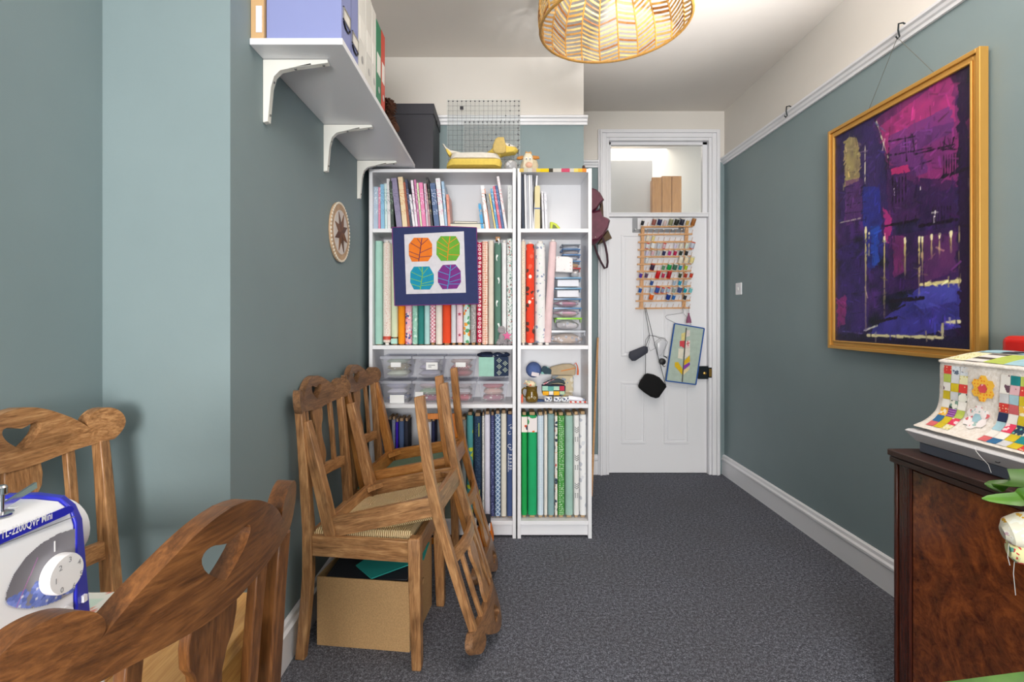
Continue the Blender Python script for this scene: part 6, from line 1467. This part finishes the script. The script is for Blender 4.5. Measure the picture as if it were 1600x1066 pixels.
cvb = build('cover_cloth', mb, mq, cv)
mb = MB().tube([csurf(YN+(YE-YN)*i/30, .004, .003) for i in range(31)], .0045, 8)
build('piping', mb, mq, cv)
def patch(y0, y1, s0, s1, m, name='patch', off=.0022):
    vs = []; n = 3
    for i in range(n+1):
        for j in range(n+1): vs.append(csurf(y0+(y1-y0)*i/n, s0+(s1-s0)*j/n, off))
    return build(name, MB().add(vs, [(i*(n+1)+j, i*(n+1)+j+1, (i+1)*(n+1)+j+1, (i+1)*(n+1)+j) for i in range(n) for j in range(n)]), m, cv)
PAT = {'r': fp('dots', ['#d63a34', '#f4d0a8'], 130), 'g': fp('plain', ['#d8dade'], 60), 's': fp('floral', ['#dde4ea', '#5a6a80', '#e4e0dc'], 120), 'l': fp('plain', ['#bccc5c'], 60), 'y': fp('plain', ['#d8c020'], 60), 'm': fp('dots', ['#ece8bc', '#c8b83c'], 100), 'w': fp('floral', ['#efece6', '#6a4a5a', '#efece6', '#efece6'], 70),
       'p': fp('stripe', ['#7a2f86', '#b07ac0'], 50), 'b': fp('plain', ['#2f6c9c'], 60), 'k': fp('floral', ['#e8e8dc', '#30403c', '#7a9a8c'], 90), 't': fp('plain', ['#128c90'], 60), 'o': fp('dots', ['#e9bcc4', '#a86868'], 60), 'c': fp('plain', ['#d8686c'], 60), 'a': fp('plain', ['#a9cfdc'], 60), 'n': fp('plain', ['#1f2c54'], 60), 'v': fp('dots', ['#1e3a54', '#6ab8a8', '#e8d8a0'], 90), 'e': fp('floral', ['#f2c040', '#f6ecd0', '#e88a30'], 110), 'f': fp('floral', ['#e03a5c', '#f8d8dc'], 80)}
rowsL = ['rss', 'lgm', 'wyr', 'ygk', 'wkw', 'epl', 'byf', 'cym']
for r_, row in enumerate(rowsL):
    for c_, ch in enumerate(row):
        y1_ = 1.5475-c_*.0265; s0 = .014+r_*.0245; 
        if s0+.024 > .222: continue
        patch(y1_-.0255, y1_, s0, s0+.0238, PAT[ch])
rowsR = ['wtlaysk', 'woryekc', 'gaycbmo', 'rceyrgt', 'nwyafbl', 'afvkyce', 'wwytsom', 'cbgyrkl']
for r_, row in enumerate(rowsR):
    for c_, ch in enumerate(row):
        y1_ = 1.372-c_*.0265; s0 = .022+r_*.0245
        if s0+.024 > .225: continue
        patch(y1_-.0255, y1_, s0, s0+.0238, PAT[ch])
def hexf(yc, sc_, r, m, off=.003):
    vs = [csurf(yc, sc_, off)]+[csurf(yc+r*cos(pi/3*k), sc_+r*sin(pi/3*k), off) for k in range(6)]
    return build('flower_petal', MB().add(vs, [(0, k+1, (k+1) % 6+1) for k in range(6)]), m, cv)
OR_, PK_ = fp('dots', ['#f8c040', '#ee8414'], 110), fp('floral', ['#f4ecec', '#d86a70', '#f4ecec', '#a8c4c0'], 120)
hexf(1.42, .066, .0135, fp('floral', ['#d84a50', '#f4c0c8'], 90), .0034)
for k in range(6): hexf(1.42+.0235*cos(pi/3*k+pi/6), .066+.0235*sin(pi/3*k+pi/6), .0135, OR_)
hexf(1.428, .148, .0135, PAT['a'], .0034)
for k in range(6): hexf(1.428+.0235*cos(pi/3*k+pi/6), .148+.0235*sin(pi/3*k+pi/6), .0135, PK_)
def tpatch(y0, y1, u0, u1, m):
    vs = []; n = 3
    for i in range(n+1):
        for j in range(n+1): x, y, z = tsurf(y0+(y1-y0)*i/n, u0+(u1-u0)*j/n); vs.append((x, y, z+.002))
    build('patch', MB().add(vs, [(i*(n+1)+j, i*(n+1)+j+1, (i+1)*(n+1)+j+1, (i+1)*(n+1)+j) for i in range(n) for j in range(n)]), m, cv)
tp = [PAT['m'], fp('stripe', ['#e8e4e0', '#5a5048'], 30), PAT['l'], PAT['a'], fp('floral', ['#26303c', '#e08098', '#26303c', '#90b8b8'], 50), PAT['a'], PAT['t'], PAT['w']]
for k in range(8): tpatch(1.565-(k+1)*.06, 1.565-k*.06, .06, .45, tp[k]); tpatch(1.565-(k+1)*.06, 1.565-k*.06, .5, .9, tp[(k+3) % 8])
t = thing('red_case', 'red vinyl case with a black handle behind the covered machine', 'case', (1.635, 1.50, .7975))
build('shell', MB().rbox(-.035, .035, -.37, .155, 0, .352, .03), plain('#d0180e', .35), t, bevel=.02, seg=4)
build('handle', MB().tube([(0, -.12, .352), (0, -.10, .362), (0, -.0, .364), (0, .02, .352)], .006, 8), plain('#1c1a1a', .4), t)

# ---------------------------------------------------------------- side table with plant and cloth bundle (bottom right)
t = thing('side_table', 'small dark side table beyond the right edge carrying the plant', 'table', (1.26, .74, 0))
build('table_top', MB().rbox(-.16, .2, -.2, .16, .60, .62, .02), M_MAHY, t, bevel=.003)
for a in (-.13, .17):
    for b in (-.17, .13): build('leg', MB().cyl((a, b, 0), (a, b, .60), .012, .016, n=10), M_MAH, t)
pl = thing('potted_plant', 'potted orchid with broad green strap leaves at the lower right', 'plant', (1.26, .70, .62))
build('pot', MB().lathe([(.05, 0), (.07, .01), (.085, .12), (.09, .125), (.09, .135), (.08, .135), (.075, .12), (.05, .02)], n=26), plain('#8a5a40', .6), pl)
build('soil', MB().lathe([(0, .118), (.076, .118)], n=20), plain('#2e2018', .95), pl)
M_LF, nlf, blf = newmat('leaf_green'); vl = coords(nlf)
nlf.links.new(ramp(nlf, noi(nlf, vl, 14, 3), [(.3, lin((44, 84, 14))), (.7, lin((78, 126, 26)))]), blf.inputs['Base Color']); blf.inputs['Roughness'].default_value = .35
def leaf(pts, wid, roll=0):
    """leaf along world points, converted to plant-local; widest past the middle"""
    o3 = Vector((1.26, .70, .62)); P3 = [Vector(p)-o3 for p in pts]
    # resample catmull
    Q = []; n = 16
    for i in range(n+1):
        u = i/n*(len(P3)-1); k = min(int(u), len(P3)-2); f_ = u-k; p0_, p1_, p2_, p3_ = P3[max(k-1, 0)], P3[k], P3[k+1], P3[min(k+2, len(P3)-1)]
        Q.append(.5*((2*p1_)+(-p0_+p2_)*f_+(2*p0_-5*p1_+4*p2_-p3_)*f_*f_+(-p0_+3*p1_-3*p2_+p3_)*f_**3))
    vs = []
    for i, p in enumerate(Q):
        u = i/n; d = (Q[min(i+1, n)]-Q[max(i-1, 0)]).normalized(); sd = d.cross(Vector((0, 0, 1))).normalized(); up = sd.cross(d)
        sd = sd*cos(roll)+up*sin(roll); w_ = wid*(sin(pi*min(1, u*.86+.14))**.6)*(1 if u < .97 else .4) if i < n else .0008
        up2 = sd.cross(d)
        for a, h in ((-1, .25), (-.5, .07), (0, 0), (.5, .07), (1, .25)): vs.append(p+sd*a*w_+up2*h*w_)
        for a, h in ((1, .25), (.5, .07), (0, 0), (-.5, .07), (-1, .25)): vs.append(p+sd*a*w_*.98+up2*(h*w_-.0022))
    fs = [(i*10+j, i*10+(j+1) % 10, (i+1)*10+(j+1) % 10, (i+1)*10+j) for i in range(n) for j in range(10)]
    fs += [tuple(range(10)), tuple(n*10+j for j in range(10))[::-1]]
    build('leaf', MB().add(vs, fs), M_LF, pl)
def W(px, py, Y): return (X(px, Y), Y, Z(py, Y))
leaf([(1.26, .70, .74), (1.20, .76, .90), W(1612, 752, .90), W(1572, 762, .93), W(1538, 756, .95)], .024, .5)
leaf([(1.25, .69, .74), (1.14, .76, .86), W(1640, 781, .86), W(1590, 781, .88), W(1534, 779, .90)], .016, .9)
leaf([(1.26, .70, .74), (1.10, .68, .79), (.95, .70, .705), W(1560, 1100, .74), W(1452, 1084, .76)], .048, .15)
leaf([(1.27, .70, .74), (1.36, .62, .9), (1.45, .52, .95), (1.52, .42, .9)], .04); leaf([(1.27, .71, .74), (1.36, .82, .92), (1.42, .95, .96)], .035); leaf([(1.26, .69, .74), (1.2, .56, .86), (1.18, .44, .86)], .04)
# rolled fabric bundle
for a, lab, cols, z_, y_ in ((0, 'upper cream and ochre printed', ['#e2dcc8', '#c0a0a8', '#e8e6da', '#d8a838'], .83, .93), (1, 'lower blue, yellow and red printed', ['#e4e0a8', '#4a6a9a', '#5a9a88', '#c83a3c', '#8a90b0'], .775, .94)):
    tip = Vector(W(1566 if a == 0 else 1575, 832 if a == 0 else 858, y_)); bk = tip+Vector((.26, -.10, .075 if a == 0 else .03)); d = bk-tip
    t = thing('fabric_bundle', '%s cloth roll poking in from the right edge' % lab, 'fabric', tip, group='cloth rolls at the right edge')
    pts = [d*u for u in (0, .03, .1, .3, .55, .8, 1)]
    build('roll', MB().tube(pts, [.012, .025, .031, .030, .033, .030, .024] if a == 0 else [.014, .024, .028, .030, .030, .028, .024], 18, ry=.8), fp('floral', cols, 120), t)
    build('loose_thread', MB().tube([(.012, 0, -.02), (.010, 0, -.045), (.014, 0, -.06 if a == 0 else -.085)], .0007, 4), plain('#b8b8b0', .7), t)
t = thing('wicker_basket', 'basket beyond the right edge holding the cloth rolls', 'basket', (1.245, .85, .6205))
build('basket_wall', MB().lathe([(.03, 0), (.045, .004), (.055, .10), (.052, .10), (.042, .008)], n=24), plain('#a07a4c', .8, fuzz=80), t)
